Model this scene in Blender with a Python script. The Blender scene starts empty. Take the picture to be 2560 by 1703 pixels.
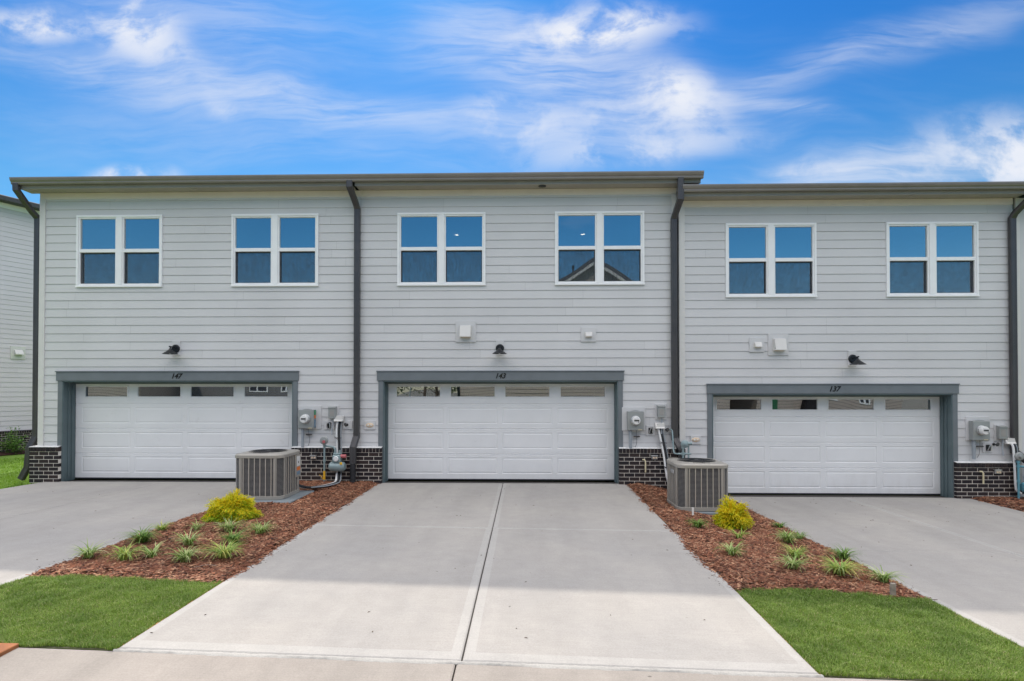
import bpy, math, random
import numpy as np
from mathutils import Vector, Matrix
R = math.radians
SC = bpy.context.scene
C = SC.collection
random.seed(7)
RNG = np.random.default_rng(11)

# ------------------------------------------------------------------ camera
EYE = 1.94
cam = bpy.data.cameras.new("camera"); camo = bpy.data.objects.new("camera", cam); C.objects.link(camo)
camo.location = (0, -11.78, EYE); camo.rotation_euler = (R(90.65), 0, R(1.40))
cam.sensor_width = 36; cam.lens = 1400/2560*36; cam.shift_y = .0428; cam.clip_start = .05; cam.clip_end = 3000
SC.camera = camo
# ------------------------------------------------------------------ sun and exposure
SUN_EL, SUN_AZ = 48.0, 14.0          # azimuth: degrees to the left of straight behind the house
sl = bpy.data.lights.new("sun", 'SUN'); sl.energy = 2.4; sl.angle = R(.9); sl.color = (1, .915, .80)
so = bpy.data.objects.new("sun", sl); C.objects.link(so)
sd = Vector((-math.sin(R(SUN_AZ))*math.cos(R(SUN_EL)), math.cos(R(SUN_AZ))*math.cos(R(SUN_EL)), math.sin(R(SUN_EL))))
so.rotation_euler = sd.to_track_quat('Z', 'Y').to_euler(); so.location = (0, 0, 30)
SC.view_settings.view_transform = 'Standard'; SC.view_settings.look = 'None'
SC.view_settings.exposure = .43; SC.view_settings.gamma = 1

# ------------------------------------------------------------------ node helper
class NT:
    def __init__(s, nt): s.t = nt; nt.nodes.clear()
    def n(s, typ, **kw):
        nd = s.t.nodes.new(typ)
        for k, v in kw.items(): setattr(nd, k, v)
        return nd
    def put(s, sock, v):
        if isinstance(v, bpy.types.NodeSocket): s.t.links.new(v, sock)
        elif isinstance(v, (tuple, list)):
            v = tuple(v)
            if len(sock.default_value) == 4 and len(v) == 3: v = v+(1,)
            sock.default_value = v
        else: sock.default_value = v
    def math(s, op, a, b=0., c=0., clamp=False):
        nd = s.n('ShaderNodeMath', operation=op, use_clamp=clamp)
        for i, v in enumerate((a, b, c)): s.put(nd.inputs[i], v)
        return nd.outputs[0]
    def vm(s, op, a, b=(0, 0, 0)):
        nd = s.n('ShaderNodeVectorMath', operation=op); s.put(nd.inputs[0], a); s.put(nd.inputs[1], b)
        return nd.outputs[1] if op in ('LENGTH', 'DOT_PRODUCT') else nd.outputs[0]
    def mix(s, f, a, b, bt='MIX'):
        nd = s.n('ShaderNodeMix', data_type='RGBA', blend_type=bt)
        s.put(nd.inputs[0], f); s.put(nd.inputs[6], a); s.put(nd.inputs[7], b); return nd.outputs[2]
    def noise(s, vec, scale, detail=4, rough=.55, dist=0., col=False):
        nd = s.n('ShaderNodeTexNoise'); s.put(nd.inputs['Vector'], vec)
        nd.inputs['Scale'].default_value = scale; nd.inputs['Detail'].default_value = detail
        nd.inputs['Roughness'].default_value = rough; nd.inputs['Distortion'].default_value = dist
        return nd.outputs[1 if col else 0]
    def rng(s, v, a, b, c=0., d=1., smooth=False):
        nd = s.n('ShaderNodeMapRange', interpolation_type='SMOOTHSTEP' if smooth else 'LINEAR')
        for i, x in enumerate((v, a, b, c, d)): s.put(nd.inputs[i], x)
        return nd.outputs[0]
    def mapping(s, vec, loc=(0, 0, 0), rot=(0, 0, 0), scale=(1, 1, 1)):
        nd = s.n('ShaderNodeMapping'); s.put(nd.inputs[0], vec)
        nd.inputs[1].default_value = loc; nd.inputs[2].default_value = rot; nd.inputs[3].default_value = scale
        return nd.outputs[0]
    def bump(s, h, strength=.3, dist=.01):
        nd = s.n('ShaderNodeBump'); nd.inputs['Strength'].default_value = strength
        nd.inputs['Distance'].default_value = dist; s.put(nd.inputs['Height'], h); return nd.outputs[0]

# ------------------------------------------------------------------ sky
W = bpy.data.worlds.new("World"); SC.world = W; W.use_nodes = True
t = NT(W.node_tree)
tc = t.n('ShaderNodeTexCoord').outputs['Generated']
sky = t.n('ShaderNodeTexSky', sky_type='NISHITA'); sky.sun_disc = False
sky.sun_elevation = R(SUN_EL); sky.sun_rotation = R(-SUN_AZ); sky.air_density = 1.0; sky.dust_density = .3; sky.ozone_density = 3.0
sep = t.n('ShaderNodeSeparateXYZ'); t.put(sep.inputs[0], tc)
ay = t.math('MAXIMUM', t.math('ABSOLUTE', sep.outputs[1]), .04)
u = t.math('DIVIDE', sep.outputs[0], ay); v = t.math('DIVIDE', sep.outputs[2], ay)
cmb = t.n('ShaderNodeCombineXYZ'); t.put(cmb.inputs[0], u); t.put(cmb.inputs[1], v); uv = cmb.outputs[0]
wob = t.vm('SCALE', t.vm('SUBTRACT', t.noise(uv, 2.2, 3, .5, 0, True), (.5, .5, .5)))
wob.node.inputs['Scale'].default_value = .16
uvw = t.vm('ADD', uv, wob)
CLOUDS = [  # centre, half size, turn (degrees, up to the right), density, kind (0 wispy streaks, 1 billowy)
    (-.88, .660, .13, .032, 4, .95, 1), (-.715, .652, .085, .060, -28, 1.2, 1), (-.70, .615, .10, .03, -20, .6, 1), (-.60, .665, .36, .085, -8, .42, 0),
    (-.66, .560, .38, .045, -8, .62, 0), (-.30, .490, .40, .035, -6, .42, 0), (-.552, .498, .045, .016, -18, .55, 1),
    (-.708, .392, .085, .022, 0, 1.3, 1), (-.45, .455, .55, .070, -4, .30, 0), (.13, .652, .15, .050, 4, 1.15, 1),
    (.02, .610, .27, .080, -10, .60, 0), (.17, .530, .34, .070, -10, .52, 0), (.275, .520, .085, .055, -28, 1.2, 1), (.20, .48, .16, .045, 0, .6, 1),
    (-.01, .468, .11, .045, -12, .70, 1), (.12, .455, .27, .055, -4, .45, 0), (.20, .420, .22, .030, 5, .72, 1),
    (.62, .605, .42, .045, 17, .48, 0), (.42, .500, .15, .016, -14, .45, 0), (.86, .415, .20, .085, 8, 1.0, 1),
    (.64, .388, .28, .050, 8, .70, 0), (.52, .380, .08, .022, 0, .6, 1), (-.05, .67, .16, .05, -12, .4, 0),
]
dens = None
def streaks(ang, off):
    a = t.noise(t.mapping(uvw, off, (0, 0, R(ang)), (1.9, 11, 1)), 1.35, 5, .56, .35)
    b = t.noise(t.mapping(uvw, off, (0, 0, R(ang+5)), (6, 42, 1)), 1.5, 5, .62, .5)
    return t.rng(t.math('MULTIPLY_ADD', b, .45, t.math('MULTIPLY', a, .62)), .30, .72, 0, 1, True)
NZ = {0: streaks(7, (1, 2, 0)), 2: streaks(-15, (5, 1, 0)), 1: t.rng(t.noise(t.mapping(uvw, (2, 7, 0), (0, 0, R(8)), (7, 9.5, 1)), 1.3, 8, .60, .15), .37, .60, 0, 1, True)}
for (cx, cy, rx, ry, rot, dn, kd) in CLOUDS:
    m1 = t.mapping(uvw, (-cx, -cy, 0))
    m3 = t.mapping(m1, (0, 0, 0), (0, 0, R(-rot)), (1, 1, 1))
    m3 = t.vm('MULTIPLY', m3, (1/rx, 1/ry, 1))
    mask = t.rng(t.vm('LENGTH', m3), 1.5, .1, 0, 1, True)
    nn = NZ[2 if (kd == 0 and rot > 10) else kd]
    d = t.math('MULTIPLY', t.math('MULTIPLY', mask, t.math('MULTIPLY_ADD', nn, .88, .12)), dn*1.12)
    dens = d if dens is None else t.math('SUBTRACT', t.math('ADD', dens, d), t.math('MULTIPLY', dens, d))
thin = t.rng(t.noise(t.mapping(uvw, (3, 1, 0), (0, 0, R(7)), (1.2, 7, 1)), 1.6, 4, .6, .3), .42, .85, 0, .16, True)
lowf = t.rng(v, .75, .25, .35, 1.0)
dens = t.math('ADD', t.math('MULTIPLY', t.math('POWER', dens, 1.25), .86), t.math('MULTIPLY', thin, lowf), clamp=True)
ahead = t.rng(sep.outputs[1], .0, .12, 0, 1)
# behind the viewer and overhead: broken white cloud added as unseen fill light above about 35 degrees, clear blue below it
up = t.rng(sep.outputs[2], .385, .54, 0, 1, True)
over = t.math('MULTIPLY', t.rng(t.noise(tc, 3.0, 3, .6, .3), .30, .55, 0, 1, True), up)
behind = t.math('MAXIMUM', t.math('MULTIPLY', over, .95), t.rng(t.noise(t.mapping(tc, (0, 0, 0), (0, 0, 0), (1, 1, 4)), 5.0, 3, .6), .6, .85, 0, .04, True))
frontmask = t.math('MULTIPLY', ahead, t.rng(sep.outputs[2], .66, .60, 0, 1))
fd = t.math('ADD', t.math('MULTIPLY', dens, frontmask), t.math('MULTIPLY', behind, t.math('SUBTRACT', 1, frontmask)), clamp=True)
hs = t.n('ShaderNodeHueSaturation'); hs.inputs['Saturation'].default_value = 1.25; t.put(hs.inputs['Color'], sky.outputs[0])
tint = t.mix(t.rng(sep.outputs[2], .28, .56, 0, 1), (.36, .58, .61), (.14, .46, .68))
low = t.mix(t.rng(sep.outputs[2], .02, .24, 0, 1, True), (.60, .60, .64), (.40, .64, .66))
tint = t.mix(ahead, low, tint)
blue = t.mix(1.0, hs.outputs[0], tint, 'MULTIPLY')
CLD = 4.0
cloud = t.mix(frontmask, (13.3, 12.9, 12.9), (CLD*1.04, CLD*1.08, CLD*1.18))
colr = t.mix(fd, blue, cloud)
bg = t.n('ShaderNodeBackground'); t.put(bg.inputs[0], colr); bg.inputs[1].default_value = .15
out = t.n('ShaderNodeOutputWorld'); t.put(out.inputs[0], bg.outputs[0])

# ------------------------------------------------------------------ materials
def mat(name, col=(.5, .5, .5), rough=.6, metal=0., spec=.5):
    m = bpy.data.materials.new(name); m.use_nodes = True; t = NT(m.node_tree)
    p = t.n('ShaderNodeBsdfPrincipled'); o = t.n('ShaderNodeOutputMaterial'); t.put(o.inputs[0], p.outputs[0])
    t.put(p.inputs['Base Color'], col); p.inputs['Roughness'].default_value = rough
    p.inputs['Metallic'].default_value = metal; p.inputs['Specular IOR Level'].default_value = spec
    return m, t, p
def pos(t): return t.n('ShaderNodeNewGeometry').outputs['Position']
def isl(t): return t.n('ShaderNodeNewGeometry').outputs['Random Per Island']
def paint(name, col, rough=.5, metal=0., var=.08, sc=3., bump=.0, bs=60):
    m, t, p = mat(name, col, rough, metal); P = pos(t)
    n = t.noise(P, sc, 6, .6)
    k = t.rng(n, .3, .7, 1-var, 1+var)
    c = t.mix(1., col, t.n('ShaderNodeCombineXYZ').outputs[0], 'MULTIPLY')
    cc = c.node.inputs[7].links[0].from_node
    for i in range(3): t.put(cc.inputs[i], k)
    t.put(p.inputs['Base Color'], c)
    t.put(p.inputs['Roughness'], t.rng(t.noise(P, sc*4, 3), .3, .7, rough*.85, min(1, rough*1.15)))
    if bump: t.put(p.inputs['Normal'], t.bump(t.noise(P, bs, 4), bump, .002))
    return m
M = {}
def siding_mat(name, col):
    m, t, p = mat(name, col, .62); P = pos(t)
    grain = t.noise(t.mapping(P, (0, 0, 0), (0, 0, 0), (2.5, 2.5, 60)), 3, 6, .6, .3)
    big = t.noise(P, .8, 4, .5)
    k = t.math('MULTIPLY', t.rng(grain, .3, .7, .975, 1.025), t.rng(big, .3, .7, .96, 1.04))
    k = t.math('MULTIPLY', k, t.rng(isl(t), 0, 1, .975, 1.02))
    x = t.n('ShaderNodeCombineXYZ'); [t.put(x.inputs[i], k) for i in range(3)]
    t.put(p.inputs['Base Color'], t.mix(1., col, x.outputs[0], 'MULTIPLY'))
    t.put(p.inputs['Normal'], t.bump(t.math('ADD', grain, t.math('MULTIPLY', t.noise(t.mapping(P, (0, 0, 0), (0, 0, 0), (.9, .9, 5)), 1.2, 3), 3.)), .3, .003)); return m
M['gap'] = paint('siding_lap_shade', (.22, .19, .17), .9)  # dark brown strip painted in for the shade under each siding lap
M['siding'] = siding_mat('siding_paint', (.60, .598, .602))
M['siding_far'] = siding_mat('neighbour_siding', (.655, .61, .645))
M['siding_taupe'] = siding_mat('taupe_siding', (.42, .36, .31))
M['siding_grey'] = siding_mat('grey_siding', (.17, .17, .18))
M['light_trim'] = paint('light_trim', (.66, .645, .62), .5, var=.04)
M['frieze'] = paint('frieze_trim', (.72, .66, .60), .5, var=.04)
M['vinyl'] = paint('white_vinyl', (.86, .86, .86), .35, var=.03)
M['grey_trim'] = paint('grey_trim', (.155, .175, .19), .45, var=.08, bump=.1)
M['jamb'] = paint('jamb_trim', (.10, .14, .15), .45, var=.12, bump=.1)
M['gutter'] = paint('gutter_bronze', (.225, .203, .186), .4, .3, .08)
M['fascia'] = paint('fascia_grey', (.30, .29, .275), .5, var=.06)
M['soffit'] = paint('soffit_grey', (.34, .31, .27), .6, var=.06)
M['spout'] = paint('downspout_bronze', (.070, .067, .070), .35, .25, .12, 2)
def door_paint():
    m = paint('garage_paint', (.76, .76, .765), .45, var=.04, sc=1.3, bump=.12, bs=260); t = NT.__new__(NT); t.t = m.node_tree
    p = [n for n in t.t.nodes if n.type == 'BSDF_PRINCIPLED'][0]; old = p.inputs['Base Color'].links[0].from_socket; P = pos(t)
    sc = t.noise(t.mapping(P, (0, 0, 0), (0, 0, 0), (3, 1, 1.2)), 2.2, 7, .7); sp = t.n('ShaderNodeSeparateXYZ'); t.put(sp.inputs[0], P)
    splash = t.math('MULTIPLY', t.rng(sp.outputs[2], .35, -.25, 0, 1), t.rng(sc, .40, .70, 0, 1))
    smudge = t.math('MULTIPLY', t.rng(t.noise(P, 4.5, 7, .7), .62, .74, 0, 1), .35)
    t.put(p.inputs['Base Color'], t.mix(t.math('MAXIMUM', t.math('MULTIPLY', splash, .55), smudge), old, (.60, .585, .56))); return m
M['garage'] = door_paint()
M['black'] = paint('black_metal', (.012, .014, .018), .35, .2)
M['dark'] = paint('dark_void', (.01, .01, .01), .9)
M['ink'] = paint('black_digits', (.006, .006, .006), .3)
M['shingle'] = paint('roof_shingle', (.07, .072, .078), .9, var=.25, sc=25, bump=.4)
M['inside'] = paint('interior_wall', (.30, .30, .30), .9)
M['meter_grey'] = paint('meter_box_grey', (.30, .315, .31), .45, .1, .06)
M['pvc_grey'] = paint('grey_conduit', (.30, .33, .36), .5)
M['steel'] = paint('bright_steel', (.55, .56, .57), .3, .7)
M['whitep'] = paint('white_plastic', (.75, .75, .74), .4)
M['cream'] = paint('cream_plastic', (.66, .52, .38), .5)
M['yellowed'] = paint('cream_pvc', (.62, .55, .36), .5)
M['gas'] = paint('gas_meter_paint', (.25, .33, .34), .4, .1, .1)
M['gasblue'] = paint('blue_gas_paint', (.12, .32, .40), .4, .1, .1)
M['orange'] = paint('orange_sticker', (.75, .20, .04), .5)
M['green'] = paint('green_sticker', (.05, .30, .14), .5)
M['blue'] = paint('blue_grey_sticker', (.18, .27, .36), .5)
M['yellow'] = paint('yellow_tape', (.80, .45, .02), .5)
M['red'] = paint('red_plastic', (.48, .13, .14), .4)
M['rubber'] = paint('black_foam', (.018, .020, .024), .7, bump=.3)
M['ac'] = paint('ac_cabinet', (.38, .36, .325), .4, .25, .06)
M['ac_rib'] = paint('ac_rib', (.52, .48, .42), .4, .25, .05)
M['ac_grille'] = paint('ac_grille', (.27, .26, .25), .4, .25, .06)
M['coil'] = paint('ac_coil', (.045, .048, .062), .6, .2)
M['pad'] = paint('pad_grey', (.20, .23, .25), .8, var=.12, bump=.3)
M['rust'] = paint('rusty_iron', (.30, .115, .045), .75, .2, .3, 9, .5)
M['wood'] = paint('weathered_wood', (.30, .26, .22), .9, var=.3, sc=20)
M['street_green'] = paint('street_sign_green', (.01, .16, .09), .4)
M['door_green'] = paint('green_door', (.03, .13, .06), .4)

def glass(name, refl=.40, wav=.004, sc=1.1):
    m, t, p = mat(name); P = pos(t)
    g = t.n('ShaderNodeBsdfGlossy'); g.inputs['Roughness'].default_value = .0; g.inputs['Color'].default_value = (.92, .97, 1, 1)
    t.put(g.inputs['Normal'], t.bump(t.noise(P, sc, 0, .4), 1., wav))
    tr = t.n('ShaderNodeBsdfTransparent'); tr.inputs[0].default_value = (.55, .58, .6, 1)
    fr = t.n('ShaderNodeFresnel'); fr.inputs[0].default_value = 1.5
    f = t.math('ADD', fr.outputs[0], refl-.04, clamp=True)
    mx = t.n('ShaderNodeMixShader'); t.put(mx.inputs[0], f); t.put(mx.inputs[1], tr.outputs[0]); t.put(mx.inputs[2], g.outputs[0])
    o = [n for n in t.t.nodes if n.type == 'OUTPUT_MATERIAL'][0]; t.put(o.inputs[0], mx.outputs[0]); return m
M['glass'] = glass('window_glass', .42, .003)
M['glass_door'] = glass('door_glass', .27, .010, .9)
def screen():
    m, t, p = mat('insect_screen', (.05, .06, .075), .6); P = pos(t)
    tr = t.n('ShaderNodeBsdfTransparent')
    w = t.noise(t.mapping(P, (0, 0, 0), (0, R(52), 0), (13, 1, 3.2)), 1.5, 3, .5, 2.2)
    mx = t.n('ShaderNodeMixShader'); t.put(mx.inputs[0], t.rng(w, .34, .66, .47, .27)); t.put(mx.inputs[1], tr.outputs[0]); t.put(mx.inputs[2], p.outputs[0])
    o = [n for n in t.t.nodes if n.type == 'OUTPUT_MATERIAL'][0]; t.put(o.inputs[0], mx.outputs[0]); return m
M['screen'] = screen()
def emis(name, col, s):
    m, t, p = mat(name, col); p.inputs['Emission Color'].default_value = (*col, 1); p.inputs['Emission Strength'].default_value = s; return m
M['lamp_on'] = emis('lit_downlight', (1, .8, .55), 7)

def island_mat(name, cols, rough=.7, bump=0., trans=0., seed_mix=None):
    m, t, p = mat(name, cols[0], rough); r = isl(t)
    cr = t.n('ShaderNodeValToRGB'); t.put(cr.inputs[0], r)
    e = cr.color_ramp.elements
    while len(e) < len(cols): e.new(.5)
    for i, c in enumerate(cols): e[i].position = i/(len(cols)-1); e[i].color = (*c, 1)
    colr = cr.outputs[0]
    if seed_mix:
        colr = t.mix(t.rng(t.noise(pos(t), seed_mix[0], 4), .35, .65, 0, seed_mix[2]), colr, seed_mix[1], 'MULTIPLY')
    t.put(p.inputs['Base Color'], colr)
    if bump: t.put(p.inputs['Normal'], t.bump(t.noise(pos(t), 90, 4), bump, .003))
    if trans:
        tl = t.n('ShaderNodeBsdfTranslucent'); t.put(tl.inputs[0], colr)
        mx = t.n('ShaderNodeMixShader'); mx.inputs[0].default_value = trans
        t.put(mx.inputs[1], p.outputs[0]); t.put(mx.inputs[2], tl.outputs[0])
        o = [n for n in t.t.nodes if n.type == 'OUTPUT_MATERIAL'][0]; t.put(o.inputs[0], mx.outputs[0])
    return m
M['brick'] = island_mat('dark_brick', [(.007, .005, .008), (.013, .009, .012), (.022, .014, .015), (.008, .006, .008), (.036, .022, .019), (.012, .009, .012)], .8, .5)
M['mortar'] = paint('mortar', (.74, .68, .60), .9, var=.12, sc=12, bump=.4)
M['chip'] = island_mat('mulch_chip', [(.06, .018, .010), (.22, .075, .036), (.40, .165, .085), (.12, .036, .018), (.30, .11, .052), (.04, .013, .008), (.60, .34, .20), (.17, .055, .026)], .85, 0, 0, (1.2, (.62, .6, .58), .8))
M['mulch'] = paint('mulch_base', (.05, .018, .011), .95, var=.5, sc=22, bump=.8, bs=40)
M['grass'] = island_mat('grass_blade', [(.12, .21, .022), (.26, .40, .05), (.18, .30, .03), (.44, .52, .15), (.08, .15, .018), (.32, .46, .07), (.15, .27, .03), (.24, .38, .05), (.60, .52, .30)], .55, 0, .35, (2.6, (.66, .74, .62), 1.))
M['grass_far'] = island_mat('lawn_blade', [(.17, .32, .02), (.24, .40, .03), (.20, .35, .025), (.28, .42, .05)], .55, 0, .3, (1.2, (.8, .82, .8), 1.))
M['lily'] = island_mat('liriope_blade', [(.09, .20, .025), (.18, .32, .035), (.52, .58, .24), (.13, .26, .03), (.62, .66, .34), (.25, .40, .05)], .5, 0, .25)
M['lily_dark'] = island_mat('liriope_dark', [(.06, .15, .022), (.12, .24, .03), (.25, .38, .07), (.08, .19, .025)], .5, 0, .2)
M['lily_yellow'] = island_mat('liriope_yellow', [(.14, .32, .04), (.28, .45, .06), (.62, .58, .16), (.20, .38, .05), (.50, .60, .24)], .5, 0, .25)
M['cy_gold'] = island_mat('cypress_gold', [(.88, .74, .02), (.74, .72, .03), (.92, .64, .02), (.62, .70, .03), (.90, .80, .06)], .6, 0, .42)
M['cy_green'] = island_mat('cypress_green', [(.22, .44, .02), (.42, .62, .02), (.60, .70, .03), (.10, .24, .02)], .6, 0, .4)
M['leaf'] = island_mat('tree_leaf', [(.03, .055, .016), (.05, .085, .022), (.075, .11, .035), (.035, .06, .02)], .6, 0, .2)
M['leaf_bush'] = island_mat('bush_leaf', [(.06, .17, .02), (.13, .28, .035), (.20, .34, .06), (.05, .13, .02)], .5, 0, .3)
M['bark'] = paint('bark', (.11, .085, .065), .95, var=.3, sc=12, bump=.6)

def concrete(name, a, b, brush=(1.2, 40, 1), warm=(1, 1, 1), spots=True, bmp=.25, STAIN=.90):
    m, t, p = mat(name, a, .85, 0, .3); P = pos(t)
    n1 = t.noise(P, .55, 5, .6, .4); n2 = t.noise(P, 5, 6, .65); n3 = t.noise(P, 75, 5, .8)
    br = t.noise(t.mapping(P, (0, 0, 0), (0, 0, R(1.5)), brush), 3, 5, .7)
    c = t.mix(t.rng(n1, .32, .68), a, b)
    k = t.math('MULTIPLY', t.rng(n2, .25, .75, .94, 1.06), t.rng(n3, .3, .7, .86, 1.14))
    k = t.math('MULTIPLY', k, t.rng(br, .3, .7, .945, 1.055))
    # tyre-wide faint drag stains along the slab
    st = t.noise(t.mapping(P, (4, 0, 0), (0, 0, 0), (1.6, .22, 1)), 1.3, 5, .6)
    k = t.math('MULTIPLY', k, t.rng(st, .42, .75, 1.0, STAIN))
    if spots:
        vo = t.n('ShaderNodeTexVoronoi'); t.put(vo.inputs['Vector'], t.vm('ADD', P, t.vm('SCALE', t.noise(P, 14, 2, .5, 0, True)))); vo.inputs['Scale'].default_value = 2.3
        vo.inputs['Vector'].links[0].from_node.inputs[1].links[0].from_node.inputs['Scale'].default_value = .05
        k = t.math('MULTIPLY', k, t.rng(vo.outputs['Distance'], .018, .03, .45, 1.))
    x = t.n('ShaderNodeCombineXYZ'); [t.put(x.inputs[i], k) for i in range(3)]
    t.put(p.inputs['Base Color'], t.mix(1., c, x.outputs[0], 'MULTIPLY'))
    t.put(p.inputs['Normal'], t.bump(t.math('ADD', n3, t.math('MULTIPLY', br, .8)), bmp, .003)); return m
M['conc'] = concrete('driveway_concrete', (.388, .366, .338), (.330, .317, .302))
M['band'] = concrete('trowelled_concrete', (.42, .405, .38), (.37, .358, .342), bmp=.1, spots=False)
M['apron'] = concrete('street_gutter_concrete', (.35, .315, .282), (.295, .27, .243), brush=(1, 60, 1), bmp=.5, STAIN=.80)
M['rough'] = concrete('rough_mortar_edge', (.47, .455, .425), (.40, .39, .365), bmp=.9, spots=False)
M['asphalt'] = paint('asphalt', (.055, .055, .057), .9, var=.2, sc=40, bump=.5)
def soil():
    m, t, p = mat('ground_lawn', (.06, .12, .03), .95); P = pos(t)
    t.put(p.inputs['Base Color'], t.mix(t.rng(t.noise(P, 2.5, 8, .7), .35, .65), (.10, .20, .015), (.17, .28, .03)))
    sp = t.n('ShaderNodeSeparateXYZ'); t.put(sp.inputs[0], P); cc = p.inputs['Base Color'].links[0].from_socket
    t.put(p.inputs['Base Color'], t.mix(t.rng(sp.outputs[1], -17.2, -17.0), (.16, .15, .125), cc))
    t.put(p.inputs['Normal'], t.bump(t.noise(P, 60, 6, .7), .8, .02)); return m
M['ground'] = soil()
M['dirt'] = paint('joint_dirt', (.055, .05, .045), .95, var=.3, sc=30)
M['turf_soil'] = paint('turf_soil', (.10, .11, .05), .95, var=.3, sc=15, bump=.4)
M['clay'] = paint('red_clay', (.36, .15, .06), .95, var=.25, sc=15, bump=.4)

# ------------------------------------------------------------------ mesh builder and tags
class MB:
    def __init__(s): s.v = []; s.f = []; s.m = []
    def add(s, vs, fs, m=0):
        b = len(s.v); s.v += [tuple(x) for x in vs]
        for f in fs: s.f.append(tuple(i+b for i in f)); s.m.append(m)
    def box(s, x0, x1, y0, y1, z0, z1, m=0):
        s.add([(x0, y0, z0), (x1, y0, z0), (x1, y1, z0), (x0, y1, z0), (x0, y0, z1), (x1, y0, z1), (x1, y1, z1), (x0, y1, z1)],
              [(0, 3, 2, 1), (4, 5, 6, 7), (0, 1, 5, 4), (1, 2, 6, 5), (2, 3, 7, 6), (3, 0, 4, 7)], m)
    def cbox(s, x0, x1, y0, y1, z0, z1, c=.004, m=0):
        """box with chamfered edges"""
        mt = Matrix.Identity(4); V = []; 
        import itertools
        X, Y, Z = (x0, x1), (y0, y1), (z0, z1)
        idx = {}
        for sx, sy, sz in itertools.product((0, 1), repeat=3):
            px, py, pz = X[sx], Y[sy], Z[sz]
            ix, iy, iz = (c if sx == 0 else -c), (c if sy == 0 else -c), (c if sz == 0 else -c)
            idx[(sx, sy, sz, 'x')] = len(V); V.append((px, py+iy, pz+iz))
            idx[(sx, sy, sz, 'y')] = len(V); V.append((px+ix, py, pz+iz))
            idx[(sx, sy, sz, 'z')] = len(V); V.append((px+ix, py+iy, pz))
        F = []
        for s_ in (0, 1):
            q = [idx[(s_, a, b, 'x')] for a, b in ((0, 0), (1, 0), (1, 1), (0, 1))]; F.append(q if s_ else q[::-1])
            q = [idx[(a, s_, b, 'y')] for a, b in ((0, 0), (1, 0), (1, 1), (0, 1))]; F.append(q[::-1] if s_ else q)
            q = [idx[(a, b, s_, 'z')] for a, b in ((0, 0), (1, 0), (1, 1), (0, 1))]; F.append(q if s_ else q[::-1])
        for a, b in itertools.product((0, 1), repeat=2):
            F.append([idx[(0, a, b, 'y')], idx[(1, a, b, 'y')], idx[(1, a, b, 'z')], idx[(0, a, b, 'z')]])
            F.append([idx[(a, 0, b, 'x')], idx[(a, 1, b, 'x')], idx[(a, 1, b, 'z')], idx[(a, 0, b, 'z')]])
            F.append([idx[(a, b, 0, 'x')], idx[(a, b, 1, 'x')], idx[(a, b, 1, 'y')], idx[(a, b, 0, 'y')]])
        for k in itertools.product((0, 1), repeat=3): F.append([idx[(*k, a)] for a in 'xyz'])
        cen = Vector(((x0+x1)/2, (y0+y1)/2, (z0+z1)/2))
        G = []
        for f in F:
            a, b, c_ = (Vector(V[i]) for i in f[:3]); n = (b-a).cross(c_-a)
            mid = sum((Vector(V[i]) for i in f), Vector())/len(f)
            G.append(f if n.dot(mid-cen) > 0 else f[::-1])
        s.add(V, G, m)
    def prism(s, pts, axis, a, b, m=0):
        """pts 2-D outline extruded along axis between a and b; axis x: pts=(y,z), y: (x,z), z: (x,y)"""
        n = len(pts)
        mk = {'x': lambda p, q: (q, p[0], p[1]), 'y': lambda p, q: (p[0], q, p[1]), 'z': lambda p, q: (p[0], p[1], q)}[axis]
        vs = [mk(p, a) for p in pts]+[mk(p, b) for p in pts]
        s.add(vs, [tuple(range(n))[::-1], tuple(range(n, 2*n))]+[(i, (i+1) % n, n+(i+1) % n, n+i) for i in range(n)], m)
    def tube(s, path, r, n=10, m=0, caps=True):
        P = [Vector(p) for p in path]; rs = r if isinstance(r, (list, tuple)) else [r]*len(P)
        up = None; base = len(s.v); vs = []; fs = []
        for i, p in enumerate(P):
            d = (P[min(i+1, len(P)-1)]-P[max(i-1, 0)]).normalized()
            if up is None:
                up = Vector((0, 0, 1)) if abs(d.z) < .9 else Vector((0, 1, 0))
            a = d.cross(up).normalized(); b = a.cross(d).normalized(); up = b
            for k in range(n):
                q = 2*math.pi*k/n; vs.append(p+(a*math.cos(q)+b*math.sin(q))*rs[i])
        for i in range(len(P)-1):
            for k in range(n): fs.append((i*n+k, i*n+(k+1) % n, (i+1)*n+(k+1) % n, (i+1)*n+k))
        if caps: fs += [tuple(range(n))[::-1], tuple(range((len(P)-1)*n, len(P)*n))]
        s.add(vs, fs, m)
    def lathe(s, prof, c=(0, 0, 0), axis='z', n=24, m=0):
        """prof: (radius, height) pairs; axis z up, y- towards the viewer ('y')"""
        vs = []; fs = []; k_ = len(prof)
        for i in range(n):
            q = 2*math.pi*i/n
            for (r, h) in prof:
                x, y = r*math.cos(q), r*math.sin(q)
                p = (x, y, h) if axis == 'z' else ((x, -h, y) if axis == 'y' else (h, x, y))
                vs.append((p[0]+c[0], p[1]+c[1], p[2]+c[2]))
        for i in range(n):
            j = (i+1) % n
            for a in range(k_-1): fs.append((i*k_+a, j*k_+a, j*k_+a+1, i*k_+a+1))
        s.add(vs, fs, m)
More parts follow.
